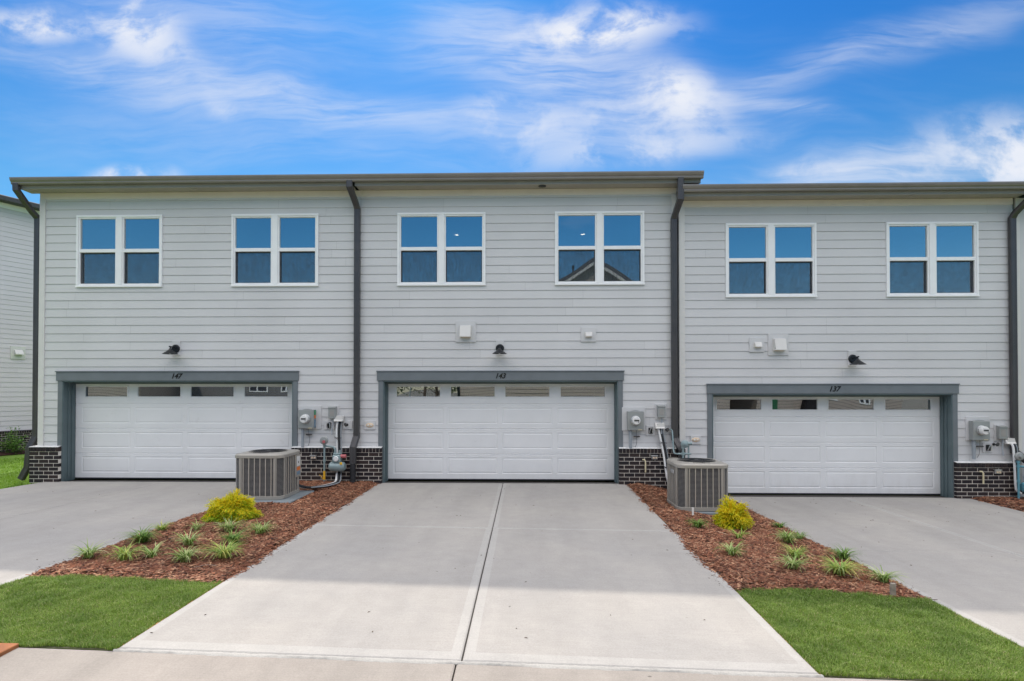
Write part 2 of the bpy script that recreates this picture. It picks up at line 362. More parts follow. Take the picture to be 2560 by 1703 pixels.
    def build(s, name, mats, parent=None, smooth=False, loc=None):
        me = bpy.data.meshes.new(name)
        off = Vector(loc) if loc is not None else (Vector(parent_world(parent)) if parent else Vector((0, 0, 0)))
        vv = [(x-off.x, y-off.y, z-off.z) for x, y, z in s.v]
        me.from_pydata(vv, [], s.f)
        if not isinstance(mats, (list, tuple)): mats = [mats]
        for m in mats: me.materials.append(m)
        me.polygons.foreach_set('material_index', s.m)
        me.update()
        o = bpy.data.objects.new(name, me); C.objects.link(o)
        if smooth: shade(me)
        if parent: o.parent = parent; o.location = off-Vector(parent_world(parent))
        else: o.location = off
        return o
def parent_world(p):
    v = Vector((0, 0, 0))
    while p: v += p.location; p = p.parent
    return v
def shade(me, ang=35):
    me.polygons.foreach_set('use_smooth', [True]*len(me.polygons))
    try: me.set_sharp_from_angle(angle=R(ang))
    except Exception: pass
def arr_mesh(name, V, F, mats, parent=None, mi=None):
    me = bpy.data.meshes.new(name); V = np.asarray(V, dtype=np.float32); F = np.asarray(F, dtype=np.int32); k = F.shape[1]
    off = np.array(parent_world(parent)) if parent else np.zeros(3)
    me.vertices.add(len(V)); me.vertices.foreach_set('co', (V-off).astype(np.float32).ravel())
    me.loops.add(F.size); me.loops.foreach_set('vertex_index', F.ravel())
    me.polygons.add(len(F)); me.polygons.foreach_set('loop_start', np.arange(0, F.size, k, dtype=np.int32))
    try: me.polygons.foreach_set('loop_total', np.full(len(F), k, dtype=np.int32))
    except Exception: pass
    for m in (mats if isinstance(mats, (list, tuple)) else [mats]): me.materials.append(m)
    if mi is not None: me.polygons.foreach_set('material_index', np.asarray(mi, dtype=np.int32))
    me.update(); me.validate()
    o = bpy.data.objects.new(name, me); C.objects.link(o)
    if parent: o.parent = parent
    return o
def tag(o, label, cat, group=None):
    o['label'] = label; o['category'] = cat
    if group: o['group'] = group
    return o
def thing(name, label, cat, loc, group=None):
    o = bpy.data.objects.new(name, None); C.objects.link(o); o.location = loc; o.empty_display_size = .1
    return tag(o, label, cat, group)
def struct(o, label=None, kind='structure'):
    o['kind'] = kind
    if label: o['label'] = label
    return o

# ------------------------------------------------------------------ terrain
def g(x, y):
    """ground height: level by the two left houses, lower by the right one, falling to the right along the street"""
    x = np.asarray(x, float); y = np.asarray(y, float)
    s = np.clip((x-2.1)/1.6, 0, 1); s = s*s*(3-2*s)
    gf = -.26*s
    s2 = np.clip((-x-11)/8, 0, 1); gf = gf-.30*s2*s2*(3-2*s2)*np.clip((y+3)/8, 0, 1)
    gs = np.clip(-.025*(x+3.1), -.45, .15)
    tt = np.clip(-y/7.55, 0, 1)
    return gf*(1-tt)+gs*tt
def gz(x, y): return float(g(x, y))
YS = -7.60                           # street edge
def sheet(name, x0, x1, y0, y1, dx, dz, m, hf=None, kind='structure', label=None, jag=0):
    nx = max(2, int((x1-x0)/dx)+1); ny = max(2, int((y1-y0)/dx)+1)
    X, Y = np.meshgrid(np.linspace(x0, x1, nx), np.linspace(y0, y1, ny))
    Z = (hf or g)(X, Y)+dz
    V = np.stack([X.ravel(), Y.ravel(), Z.ravel()], 1)
    i = np.arange(nx*ny).reshape(ny, nx)
    F = np.stack([i[:-1, :-1].ravel(), i[:-1, 1:].ravel(), i[1:, 1:].ravel(), i[1:, :-1].ravel()], 1)
    o = arr_mesh(name, V, F, m); return struct(o, label, kind)
# one sheet for the ground out to the horizon, finer near the houses
gx = np.concatenate([[-900, -300, -120, -60], np.linspace(-30, 22, 140), [40, 80, 200, 900]])
gy = np.concatenate([[-900, -300, -120, -60, -40, -26, -20], np.linspace(-7.9, 14, 70), [25, 60, 150, 900]])
X, Y = np.meshgrid(gx, gy); Z = g(X, Y)-.055
Z = np.where(Y < -7.8, np.minimum(Z, -.30), Z)
i = np.arange(len(gx)*len(gy)).reshape(len(gy), len(gx))
struct(arr_mesh('ground', np.stack([X.ravel(), Y.ravel(), Z.ravel()], 1),
    np.stack([i[:-1, :-1].ravel(), i[:-1, 1:].ravel(), i[1:, 1:].ravel(), i[1:, :-1].ravel()], 1), M['ground']), 'grassy ground around the houses')
# street: concrete gutter strip, then asphalt behind the viewer
def gst(x, y): return np.clip(-.025*(np.asarray(x, float)+3.1), -.45, .15)+0*np.asarray(y, float)
mb = MB()
def slab(mb, x0, x1, y0, y1, bands=(0, 0, 0, 0), dz=0., th=.12, hf=g, step=.5, mm=(0, 1), rnd=.008):
    """slab following the ground; bands = widths of trowelled borders left, right, front (y0), back (y1)"""
    def brk(a, b, ba, bb):
        L = [a]+([a+ba] if ba else []); Rr = ([b-bb] if bb else [])+[b]
        n = max(1, int((Rr[0]-L[-1])/step)); mid = list(np.linspace(L[-1], Rr[0], n+1))
        return L[:-1]+mid+Rr[1:]
    xs = brk(x0, x1, bands[0], bands[1]); ys = brk(y0, y1, bands[2], bands[3])
    nx, ny = len(xs), len(ys)
    def z(x, y):
        e = rnd if (x in (x0, x1) or y in (y0, y1)) else 0
        return float(hf(x, y))+dz-e
    # thin rounded lip: add an inner ring close to the edge
    xs2 = sorted(set(xs+[x0+.012, x1-.012])); ys2 = sorted(set(ys+[y0+.012, y1-.012])); nx, ny = len(xs2), len(ys2)
    vs = [(x, y, z(x, y)) for y in ys2 for x in xs2]; fs = []; ms = []
    for j in range(ny-1):
        for i_ in range(nx-1):
            xc = (xs2[i_]+xs2[i_+1])/2; yc = (ys2[j]+ys2[j+1])/2
            bd = (bands[0] and xc < x0+bands[0]) or (bands[1] and xc > x1-bands[1]) or (bands[2] and yc < y0+bands[2]) or (bands[3] and yc > y1-bands[3])
            mb.add([vs[j*nx+i_], vs[j*nx+i_+1], vs[(j+1)*nx+i_+1], vs[(j+1)*nx+i_]], [(0, 1, 2, 3)], mm[1] if bd else mm[0])
    for a, b in [((i_, 0), (i_+1, 0)) for i_ in range(nx-1)]+[((i_+1, ny-1), (i_, ny-1)) for i_ in range(nx-1)]+[((nx-1, j), (nx-1, j+1)) for j in range(ny-1)]+[((0, j+1), (0, j)) for j in range(ny-1)]:
        A = vs[a[1]*nx+a[0]]; B = vs[b[1]*nx+b[0]]
        mb.add([(A[0], A[1], A[2]-th), (B[0], B[1], B[2]-th), B, A], [(0, 1, 2, 3)], mm[0])
drive = lambda nm, parts, lab: struct(_drive(nm, parts), lab)
def _drive(nm, parts):
    mb = MB()
    for p in parts: slab(mb, *p[:4], bands=p[4])
    return mb.build(nm, [M['conc'], M['band']])
B_ = .085
drive('driveway', [(-3.08, -.483, -3.715, -.014, (0, B_*.8, .03, 0)), (-.471, 2.11, -3.715, -.014, (B_*.8, 0, .03, 0)),
                   (-3.08, -.484, -7.60, -3.731, (B_, B_, .13, .03)), (-.470, 2.15, -7.60, -3.731, (B_, B_, .13, 0))],
      'middle concrete driveway with a tooled centre joint')
drive('driveway', [(-10.25, -7.672, -3.393, -.014, (0, 0, 0, 0)), (-7.668, -5.10, -3.393, -.014, (0, 0, 0, 0)),
                   (-10.25, -7.672, -7.60, -3.405, (B_, 0, .13, 0)), (-7.668, -5.10, -7.60, -3.405, (0, B_, .13, 0))],
      'left concrete driveway in front of house 147')
drive('driveway', [(4.10, 6.56, -4.042, -.014, (0, B_*.6, 0, 0)), (6.566, 9.08, -4.042, -.014, (B_*.6, 0, 0, 0)),
                   (4.14, 6.56, -7.60, -4.056, (B_, B_*.6, .13, 0)), (6.566, 9.12, -7.60, -4.056, (B_*.6, B_, .13, 0))],
      'right concrete driveway in front of house 137')
mb = MB(); 
for (a, b) in ((-14.0, -6.45), (-6.442, -.522), (-.510, 5.20), (5.208, 14.)):
    slab(mb, a, b, -9.6, YS-.012, dz=-.016, hf=lambda x, y: gst(x, y)+.02*max(-1., (y+7.6)*.9), mm=(0, 0), rnd=.006)
struct(mb.build('street_gutter', [M['apron']]), 'concrete street gutter strip at the foot of the driveways')
mb = MB(); mb.box(-200, 200, -17.0, -9.64, -.45, -.315); struct(mb.build('street', [M['asphalt']]), 'asphalt street')
# ragged white mortar bead where driveway meets the gutter strip
for (a, b) in ((-3.10, 2.17), (-10.27, -5.08), (4.12, 9.14)):
    n = int((b-a)/.025); V = []; F = []
    for k in range(n+1):
        x = a+(b-a)*k/n; z0 = float(gst(x, -7.6)); w = .008+.012*random.random()+.006*math.sin(x*5)
        V += [(x, YS+.004, z0-.010+.004*random.random()), (x, YS-.02, z0-.006+.004*random.random()), (x, YS-.022-w, z0-.018)]
        if k: q = 3*(k-1); F += [(q+1, q+4, q+3, q), (q+2, q+5, q+4, q+1)]
    struct(arr_mesh('mortar_edge', V, F, M['rough']), 'ragged white mortar line along the driveway foot')
mb = MB()

for (a, b) in ((-10.2, -5.15), (-3.03, 2.07), (4.15, 9.05)): sheet('joint_fill', a, b, -7.57, .30, .3, -.022, M['dirt'], label='dark dirt filling the joints of the driveway')
# threshold aprons under the doors
def threshold(x0, x1, z):
    mb = MB(); mb.cbox(x0, x1, .0, .62, z-.1, z+.009, .004); return mb.box(x0+.01, x1-.01, -.0135, -.0005, z-.05, z+.006, 1); return struct(mb.build('garage_floor', [M['conc'], M['rubber']]), 'concrete garage threshold')
threshold(-9.92, -4.93, 0); threshold(-3.01, 1.93, 0); threshold(3.88, 8.79, -.255)

# ------------------------------------------------------------------ town houses
EXPO = .1778; LAP_LINE = .0038
def free(x0, x1, zc, holes):
    iv = [(x0, x1)]
    for (a, b, c, d) in holes:
        if c < zc < d:
            nw = []
            for (p, q) in iv:
                if b <= p or a >= q: nw.append((p, q))
                else:
                    if a > p: nw.append((p, a))
                    if b < q: nw.append((b, q))
            iv = nw
    return [k for k in iv if k[1]-k[0] > .004]
def siding(mb, x0, x1, z0, z1, holes, zref, y=0., seams=True, sgn=1, xf=None):
    k0 = math.floor((z0-zref)/EXPO)-1; k1 = math.ceil((z1-zref)/EXPO)+1
    rr = random.Random(int((x0+50)*100))
    for k in range(k0, k1):
        a, b = zref+k*EXPO, zref+(k+1)*EXPO
        cuts = sorted({max(a, z0), min(b, z1)} | {h for H in holes for h in H[2:4] if max(a, z0) < h < min(b, z1)})
        js = []; q = x0+rr.uniform(.5, 3.6)
        while q < x1: js.append(q); q += 3.66
        for c, d in zip(cuts[:-1], cuts[1:]):
            if d-c < .002: continue
            if abs(d-b) < 1e-6: d = d-LAP_LINE
            yc = y-.016+.011*(c-a)/EXPO; yd = y-.016+.011*(d-a)/EXPO
            for (p, q) in free(x0, x1, (c+d)/2, holes):
                xs = [p]+[j for j in js if p+.1 < j < q-.1]+[q]
                for n, (s, e) in enumerate(zip(xs[:-1], xs[1:])):
                    e2 = e-(.0022 if (seams and n < len(xs)-2) else 0)
                    mb.add([(s, yc, c), (e2, yc, c), (e2, yd, d), (s, yd, d)], [(0, 1, 2, 3)])
                    if abs(c-a) < 1e-6:
                        mb.add([(s, y+.002, c), (e2, y+.002, c), (e2, yc, c), (s, yc, c)], [(0, 1, 2, 3)])
                        mb.add([(s, y-.0045, c-LAP_LINE), (e2, y-.0045, c-LAP_LINE), (e2, y-.0045, c), (s, y-.0045, c)], [(0, 1, 2, 3)], 1)
def backing(mb, x0, x1, z0, z1, holes, y0, y1):
    zs = sorted({z0, z1} | {h for H in holes for h in H[2:4] if z0 < h < z1})
    for c, d in zip(zs[:-1], zs[1:]):
        for (p, q) in free(x0, x1, (c+d)/2, holes): mb.box(p, q, y0, y1, c, d)

def brickwork(mb, x0, x1, z0, z1, yf=-.105, yb=-.004, ends=True):
    """running bond with a rowlock cap; material 0 bricks, 1 mortar"""
    mb.box(x0+.004, x1-.004, yf+.004, yb, z0, z1-.012, 1)
    rr = random.Random(int(x0*1000)); j = .010
    top = z1; rl = .094; x = x0; w = .0725
    while x < x1-.02:
        e = min(x+w-j, x1); dy = rr.uniform(-.0015, .0015); mb.cbox(x, e, yf-.010+dy, yb+.001, top-rl, top-rr.uniform(0, .002), .0025, 0); x += w
    z = top-rl-j; row = 0; h = .0720; L = .212
    while z > z0:
        x = x0-(L/2 if row % 2 else 0)
        while x < x1-.01:
            a, b = max(x, x0), min(x+L-j, x1)
            if b-a > .02: mb.cbox(a, b, yf+rr.uniform(-.0015, .0015), yb+.001, max(z-h, z0), z, .0025, 0)
            x += L
        z -= h+j; row += 1

def glyph_mesh(ch, h):
    cu = bpy.data.curves.new('digit', 'FONT'); cu.body = ch; cu.size = h/.70; cu.extrude = .004; cu.shear = .32; cu.offset = .0045
    ob = bpy.data.objects.new('digit', cu); C.objects.link(ob)
    bpy.context.view_layer.update()
    me = bpy.data.meshes.new_from_object(ob.evaluated_get(bpy.context.evaluated_depsgraph_get()))
    C.objects.unlink(ob); bpy.data.objects.remove(ob); me.materials.clear(); me.materials.append(M['ink']); return me

WW, WH = 1.87, 1.545
def window_meshes():
    m = MB()
    # outer flat casing, sloped sill, mullion, then inner step
    def ring(x0, x1, z0, z1, w, ya, yb, c=.004):
        m.cbox(x0, x1, ya, yb, z1-w, z1, c); m.cbox(x0, x1, ya, yb, z0, z0+w, c)
        m.cbox(x0, x0+w, ya+.001, yb, z0+w, z1-w, c); m.cbox(x1-w, x1, ya+.001, yb, z0+w, z1-w, c)
    ring(0, WW, 0, WH, .045, -.040, .03)
    m.cbox(-.006, WW+.006, -.048, -.041, -.004, .026, .002)
    m.cbox(.872, .998, -.040, .03, .045, WH-.045, .004)
    for a, b in ((.045, .872), (.998, 1.825)):
        # sash stiles and rails set back
        ring(a, b, .045, WH-.045, .028, -.022, .05, .003)
        m.cbox(a+.028, b-.028, -.026, .05, .745, .818, .004)
    f = m
    panes = [(.073, .844, .818, WH-.073, .012), (1.026, 1.797, .818, WH-.073, .012), (.073, .844, .073, .745, .045), (1.026, 1.797, .073, .745, .045)]
    return f, panes
WF, WP = window_meshes()
def mesh_of(mb, name, mats):
    o = mb.build(name, mats); me = o.data; bpy.data.objects.remove(o); return me
wf_me = mesh_of(WF, 'window', [M['vinyl']])
pane_me = []
for (a, b, c, d, y) in WP:
    q = MB(); q.box(a, b, y, y+.006, c, d); pane_me.append(mesh_of(q, 'pane', [M['glass']]))
scr_me = []
for (a, b, c, d, y) in WP[2:]:
    q = MB(); w = .014
    q.add([(a+w, .021, c+w), (b-w, .021, c+w), (b-w, .021, d-w), (a+w, .021, d-w)], [(0, 1, 2, 3)], 0)
    for bx in ((a, b, c, c+w), (a, b, d-w, d), (a, a+w, c+w, d-w), (b-w, b, c+w, d-w)): q.box(bx[0], bx[1], .014, .026, bx[2], bx[3], 1)
    scr_me.append(mesh_of(q, 'insect_screen', [M['screen'], M['spout']]))
def link(name, me, parent, loc=(0, 0, 0)):
    o = bpy.data.objects.new(name, me); C.objects.link(o); o.parent = parent; o.location = loc; return o

DW, DH = 4.93, 2.09
def garage_meshes():
    m = MB(); k = DW/4.88
    cols = [(.145, 1.21), (1.306, 2.37), (2.475, 3.54), (3.645, 4.712)]
    wcol = [(.18, 1.166), (1.345, 2.339), (2.513, 3.507), (3.690, 4.687)]
    cols = [(a*k, b*k) for a, b in cols]; wcol = [(a*k, b*k) for a, b in wcol]
    seams = [0, .53, 1.075, 1.62, DH]
    rows = [(.112, .458), (.649, .995), (1.189, 1.532), (1.745, 2.02)]
    yf = 0.
    def quad(x0, x1, z0, z1, ya=0., yb=0.): m.add([(x0, ya, z0), (x1, ya, z0), (x1, yb, z1), (x0, yb, z1)], [(0, 1, 2, 3)])
    for s in range(4):
        z0, z1 = seams[s], seams[s+1]; r0, r1 = rows[s]; cc = wcol if s == 3 else cols
        g0 = z0+(.010 if s else 0); g1 = z1-(.010 if s < 3 else 0)
        # section edges: a step of three creases as on a pressed steel door
        if s: quad(0, DW, z0, g0, .012, 0); 
        if s < 3:
            quad(0, DW, g1, z1, 0, .012)
            quad(0, DW, g1-.030, g1, .0, .0); quad(0, DW, g1-.034, g1-.030, .004, .0); a1 = g1-.034
            quad(0, DW, a1-.004, a1, 0, .004); a1 -= .004
        else: a1 = g1
        if s:
            quad(0, DW, g0, g0+.024, 0, 0); quad(0, DW, g0+.024, g0+.028, 0, .004); quad(0, DW, g0+.028, g0+.032, .004, 0); a0 = g0+.032
        else: a0 = g0
        quad(0, DW, a0, r0); quad(0, DW, r1, a1)
        xs = [0]+[x for c in cc for x in c]+[DW]
        for i_ in range(0, len(xs), 2): quad(xs[i_], xs[i_+1], r0, r1)
        for (x0, x1) in cc:
            if s < 3: prof = [(0, 0), (.010, .007), (.022, .007), (.040, .001)]
            else: prof = [(0, 0), (.004, -.010), (.026, -.010), (.032, .016)]
            for (i0, y0), (i1, y1) in zip(prof[:-1], prof[1:]):
                A = [(x0+i0, y0, r0+i0), (x1-i0, y0, r0+i0), (x1-i0, y0, r1-i0), (x0+i0, y0, r1-i0)]
                B = [(x0+i1, y1, r0+i1), (x1-i1, y1, r0+i1), (x1-i1, y1, r1-i1), (x0+i1, y1, r1-i1)]
                for q in range(4): w = (q+1) % 4; m.add([A[q], A[w], B[w], B[q]], [(0, 1, 2, 3)])
            if s < 3:
                i1, y1 = prof[-1]; quad(x0+i1, x1-i1, r0+i1, r1-i1, y1, y1)
    m.box(0, DW, .03, .04, 0, 1.70)
    return m, [(a+.03, b-.03, 1.745+.03, 2.02-.03) for a, b in wcol]
gm, gp = garage_meshes(); garage_me = mesh_of(gm, 'garage_door', [M['garage']])
gpane_me = []
for (a, b, c, d) in gp:
    q = MB(); q.box(a-.004, b+.004, .012, .018, c-.004, d+.004); gpane_me.append(mesh_of(q, 'pane', [M['glass_door']]))

def ramp_path(ax, pts, w, d, mb, m=0):
    """rectangular downspout swept through (x,y,z) points: w across x, d across y"""
    vs = []; fs = []; P = [Vector(p) for p in pts]
    for i, p in enumerate(P):
        t0 = (P[i]-P[i-1]).normalized() if i else None; t1 = (P[i+1]-P[i]).normalized() if i < len(P)-1 else None
        tt = ((t0 or t1)+(t1 or t0)).normalized()
        ex = Vector((1, 0, 0)); ex = (ex-tt*ex.dot(tt)).normalized()
        ey = tt.cross(ex).normalized()
        cs = 1/max(.6, (t0.dot(tt) if t0 else 1))
        c = .012
        prof = [(-w/2+c, -d/2), (-w/6-.006, -d/2), (-w/6, -d/2+.006), (w/6, -d/2+.006), (w/6+.006, -d/2), (w/2-c, -d/2), (w/2, -d/2+c), (w/2, d/2-c), (w/2-c, d/2), (-w/2+c, d/2), (-w/2, d/2-c), (-w/2, -d/2+c)]
        sgn = 1 if ey.y > 0 or abs(ey.y) < .3 and ey.z > 0 else -1
        for a, b in prof: vs.append(p+ex*a*cs+ey*b*sgn*(cs if abs(tt.z) < .99 else 1))
        if i:
            n = len(prof); q = (i-1)*n
            for k in range(n): fs.append((q+k, q+(k+1) % n, q+n+(k+1) % n, q+n+k))
    n = 12; fs += [tuple(range(n)), tuple(range(len(vs)-n, len(vs)))[::-1]]
    mb.add(vs, fs, m)

def house(label, num, x0, x1, zo, wins, op, roofx, lintx, zref, group='row of attached grey town houses', bricks=(), frieze=(None, None), corner=(), numx=0, back=9.5, rooms=True):
    """zo lowers the whole house; op=(x0,x1) garage opening"""
    h = thing('townhouse', label, 'town house', ((x0+x1)/2, 0, zo), group)
    top = 6.19+zo
    holes = [(w, w+WW, 4.16+zo, 4.16+WH+zo) for w in wins]
    hb = [(a+.02, b-.02, c+.02, d-.02) for a, b, c, d in holes]
    if op: gh = (op[0], op[1], zo-1, 2.150+zo); holes.append(gh); hb.append(gh)
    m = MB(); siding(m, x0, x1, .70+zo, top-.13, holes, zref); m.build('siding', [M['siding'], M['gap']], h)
    m = MB(); backing(m, x0, x1, -.6+zo, top, hb, .003, .26)
    m.box(x0, x0+.10, .26, back, -.6+zo, top); m.box(x1-.10, x1, .26, back, -.6+zo, top); m.box(x0+.1, x1-.1, back-.2, back, -.6+zo, top)
    m.box(x0+.1, x1-.1, .262, back-.2, 2.75+zo, 3.05+zo); m.box(x0+.1, x1-.1, .262, back-.2, 5.92+zo, 6.10+zo)
    m.box(x0+.1, x1-.1, 4.6, 4.7, 3.05+zo, 5.92+zo)
    m.build('wall', [M['inside']], h)
    if op: pass
    m = MB(); m.cbox(x0, x1, -.026, .0025, top-.13, top, .003); m.build('frieze_board', [M['frieze']], h)
    for (a, b) in corner:
        m = MB(); m.cbox(a, b, -.032, .0025, .755+zo, top-.131, .003); m.build('corner_board', [M['light_trim']], h)
    for w in wins:
        wo = link('window', wf_me, h, Vector((w, 0, 4.16+zo))-h.location)
        for pm in pane_me: link('pane', pm, wo)
        for sm in scr_me: link('insect_screen', sm, wo)
    for (a, b) in bricks:
        m = MB(); brickwork(m, a, b, zo-.45, .742+zo); bo = m.build('brick_base', [M['brick'], M['mortar']], h)
        m = MB(); m.add([(a-.004, -.118, .744+zo), (b+.004, -.118, .744+zo), (b+.004, -.017, .766+zo), (a-.004, -.017, .766+zo), (a-.004, -.118, .740+zo), (b+.004, -.118, .740+zo)], [(0, 1, 2, 3), (4, 5, 1, 0)])
        m.build('flashing', [M['whitep']], bo)
    if op:
        a, b = op
        m = MB()
        m.cbox(a-.10, a-.002, -.030, .0, zo-.02, 2.150+zo, .003); m.build('garage_casing', [M['grey_trim']], h)
        m = MB(); m.cbox(b+.002, b+.10, -.030, .0, zo-.02, 2.150+zo, .003); m.build('garage_casing', [M['grey_trim']], h)
        m = MB(); m.cbox(lintx[0], lintx[1], -.045, .0, 2.152+zo, 2.338+zo, .004); m.cbox(lintx[0]-.012, lintx[1]+.012, -.060, -.002, 2.340+zo, 2.362+zo, .003)
        lt = m.build('garage_lintel', [M['grey_trim']], h)
        m = MB()
        m.cbox(a-.0, a+.020, -.028, .30, zo-.01, 2.14+zo, .003); m.cbox(b-.020, b, -.028, .30, zo-.01, 2.14+zo, .003); m.cbox(a+.021, b-.021, -.028, .30, 2.125+zo, 2.147+zo, .003)
        for q0, q1 in ((.10, .13), (.20, .29)):
            m.cbox(a+.021, a+.036, q0, q1, zo-.005, 2.12+zo, .003); m.cbox(b-.036, b-.021, q0, q1, zo-.005, 2.12+zo, .003)
        m.cbox(a+.037, b-.037, .24, .285, 2.085+zo, 2.124+zo, .003)
        m.build('door_jamb', [M['jamb']], h)
        gd = link('garage_door', garage_me, h, Vector(((a+b)/2-DW/2, .30, zo+.038))-h.location)
        for pm in gpane_me: link('pane', pm, gd)
        m = MB(); m.box(a+.03, b-.03, .303, .335, zo+.010, zo+.0375); m.build('weather_strip', [M['rubber']], h)
        if num:
            for k, ch in enumerate(num):
                me = glyph_mesh(ch, .104); o = bpy.data.objects.new('digit', me); C.objects.link(o); o.parent = lt
                o.location = Vector((numx-.10+k*.074, -.0455, 2.202+zo))-parent_world(h); o.rotation_euler = (R(90), 0, 0)
    # roof: low pitch behind the gutter, ridge parallel to the street
    ra, rb = roofx; z0 = 6.30+zo; sl = .25; yr = 4.9
    m = MB(); m.prism([(-.365, z0), (yr, z0+sl*(yr+.365)), (back+.4, z0+.0), (back+.4, z0-.05), (yr, z0+sl*(yr+.365)-.06), (-.365, z0-.06)], 'x', ra, rb)
    m.build('roof', [M['shingle']], h)
    m = MB()
    prof = [(-.372, 6.345), (-.372, 6.236), (-.445, 6.226), (-.458, 6.250), (-.458, 6.272), (-.480, 6.298), (-.492, 6.335), (-.492, 6.362), (-.480, 6.362), (-.480, 6.340), (-.448, 6.29), (-.440, 6.245), (-.384, 6.250), (-.384, 6.345)]
    m.prism([(a, b+zo) for a, b in prof], 'x', ra, rb)
    m.build('gutter', [M['gutter']], h)
    m = MB(); m.cbox(ra+.03, rb-.03, -.362, -.335, 6.165+zo, 6.300+zo, .003); m.build('fascia', [M['fascia']], h)
    m = MB(); m.box(ra+.03, rb-.03, -.334, .01, 6.192+zo, 6.205+zo); m.build('soffit', [M['soffit']], h)
    return h
WINA = [-9.64, -6.27]
h147 = house('two storey grey town house numbered 147 with the leftmost garage', '147', -10.45, -3.50, 0, WINA, (-9.92, -4.93), (-10.69, -3.56), (-10.05, -4.81), 5.655,
             bricks=((-10.56, -9.925), (-4.925, -3.50)), corner=((-10.45, -10.325),), numx=-7.45)
h143 = house('middle grey town house numbered 143 behind the centre driveway', '143', -3.497, 3.15, 0, [-2.715, .615], (-3.01, 1.93), (-3.557, 3.585), (-3.14, 2.05), 5.655,
             bricks=((-3.497, -3.02), (1.94, 3.30)), numx=-.55)
h137 = house('grey town house numbered 137 set lower on the right', '137', 3.20, 10.05, -.275, [4.17, 7.47], (3.88, 8.79), (3.16, 10.125), (3.77, 8.91), 5.61-.0,
             bricks=((8.80, 10.04), (3.32, 3.86)), corner=((3.205, 3.325),), numx=6.36)
# a sliver of the next house on the right
hn = thing('townhouse', 'grey house end just visible at the right edge beyond the last downspout', 'town house', (12, 0, -.275), 'row of attached grey town houses')
m = MB(); m.box(10.18, 16, .002, 9.5, -.8, 5.92); m.build('wall', [M['siding']], hn)
m = MB(); m.cbox(10.095, 10.175, -.03, .4, -.6, 5.92, .003); m.build('corner_board', [M['light_trim']], hn)
m = MB(); m.prism([(-.365, 6.02), (4.9, 7.34), (9.9, 6.02), (9.9, 5.96), (4.9, 7.28), (-.365, 5.96)], 'x', 10.13, 16); m.build('roof', [M['shingle']], hn)
m = MB(); m.cbox(10.13, 16, -.48, -.37, 5.955, 6.08, .01); m.build('gutter', [M['gutter']], hn)
# return of the wall between 143 and 137 above the lower roof
m = MB(); m.box(3.152, 3.30, -.02, 9.3, 5.93, 6.19); m.build('upper_return', [M['siding']], h143)
m = MB(); m.cbox(3.06, 3.149, -.034, .0025, .77, 6.05, .003); m.build('corner_board', [M['light_trim']], h143)
# gable end overhang at the left end: rake board, sloping fascia return
m = MB(); m.prism([(-.36, 6.30), (4.9, 7.62), (4.9, 7.45), (-.33, 6.165)], 'x', -10.668, -10.645); m.prism([(-.33, 6.20), (4.9, 7.50), (4.9, 7.46), (-.33, 6.165)], 'x', -10.644, -10.452)
m.build('rake_board', [M['fascia']], h147)
m = MB(); m.prism([(-.36, 6.30), (4.9, 7.62), (4.9, 7.45), (-.33, 6.165)], 'x', 3.54, 3.563); m.build('rake_board', [M['fascia']], h143)
m = MB(); siding(m, .26, 9.5, .70, 6.5, [], 5.655); 
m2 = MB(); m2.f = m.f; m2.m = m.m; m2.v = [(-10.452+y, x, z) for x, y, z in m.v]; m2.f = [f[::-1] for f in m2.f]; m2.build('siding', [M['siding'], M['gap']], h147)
# soffit discs
for hh, x, z, mt in ((h143, .345, 6.19, M['black']), (h147, -7.0, 6.19, M['soffit']), (h137, 7.9, 5.915, M['soffit'])):
    m = MB(); m.lathe([(0, z-.010), (.075, z-.010), (.082, z-.008), (.085, z+.001)], (x, -.19, 0), n=20)
    if mt == M['black']: m.lathe([(.086, z-.004), (.105, z-.004), (.108, z+.001)], (x, -.19, 0), n=20, m=1)
    m.build('soffit_vent', [mt, M['soffit']], hh, True)

def downspout(parent, pts, low, corr=None, straps=(1.6, 3.4, 5.0)):
    m = MB(); ramp_path(None, pts, .118, .085, m); o = m.build('downspout', [M['spout']], parent)
    if low: 
        m = MB(); ramp_path(None, low, .126, .092, m); m.build('elbow', [M['spout']], o)
    if corr:
        m = MB(); x, y, za, zb = corr; n = int((za-zb)/.014); path = [(x, y, za-(za-zb)*k/n) for k in range(n+1)]
        m.tube(path, [.060 if k % 2 else .050 for k in range(n+1)], 14); m.build('drain_pipe', [M['rubber']], o, False)
    return o
yw = -.075
downspout(h143, [(-3.61, -.43, 6.24), (-3.61, -.43, 6.13), (-3.565, -.13, 5.86), (-3.555, yw, 5.78), (-3.555, yw, 1.02)],
          [(-3.555, yw, 1.06), (-3.555, yw, .98), (-3.60, -.165, .76), (-3.60, -.175, .42)], (-3.60, -.175, .43, -.02))
downspout(h143, [(3.13, -.43, 6.24), (3.13, -.43, 5.82), (3.10, -.14, 5.60), (3.085, yw, 5.52), (3.085, yw, .98)],
          [(3.085, yw, 1.02), (3.085, yw, .95), (3.20, -.19, .72), (3.20, -.19, .30)], (3.20, -.19, .31, -.1))
downspout(h137, [(10.12, -.43, 5.96), (10.11, -.40, 5.84), (9.99, -.13, 5.56), (9.985, yw, 5.48), (9.985, yw, .74)],
          [(9.985, yw, .78), (9.985, yw, .70), (10.25, -.20, .42), (10.27, -.22, .05)], None)
# left one turns round the corner and drops down the side wall
downspout(h147, [(-10.60, -.43, 6.25), (-10.60, -.42, 6.12), (-10.565, -.10, 5.78), (-10.53, .02, 5.66), (-10.53, .02, 1.02)],
          [(-10.53, .02, 1.05), (-10.53, .02, .95), (-10.62, -.03, .72), (-10.66, -.03, .30), (-10.78, -.05, .05)], None)

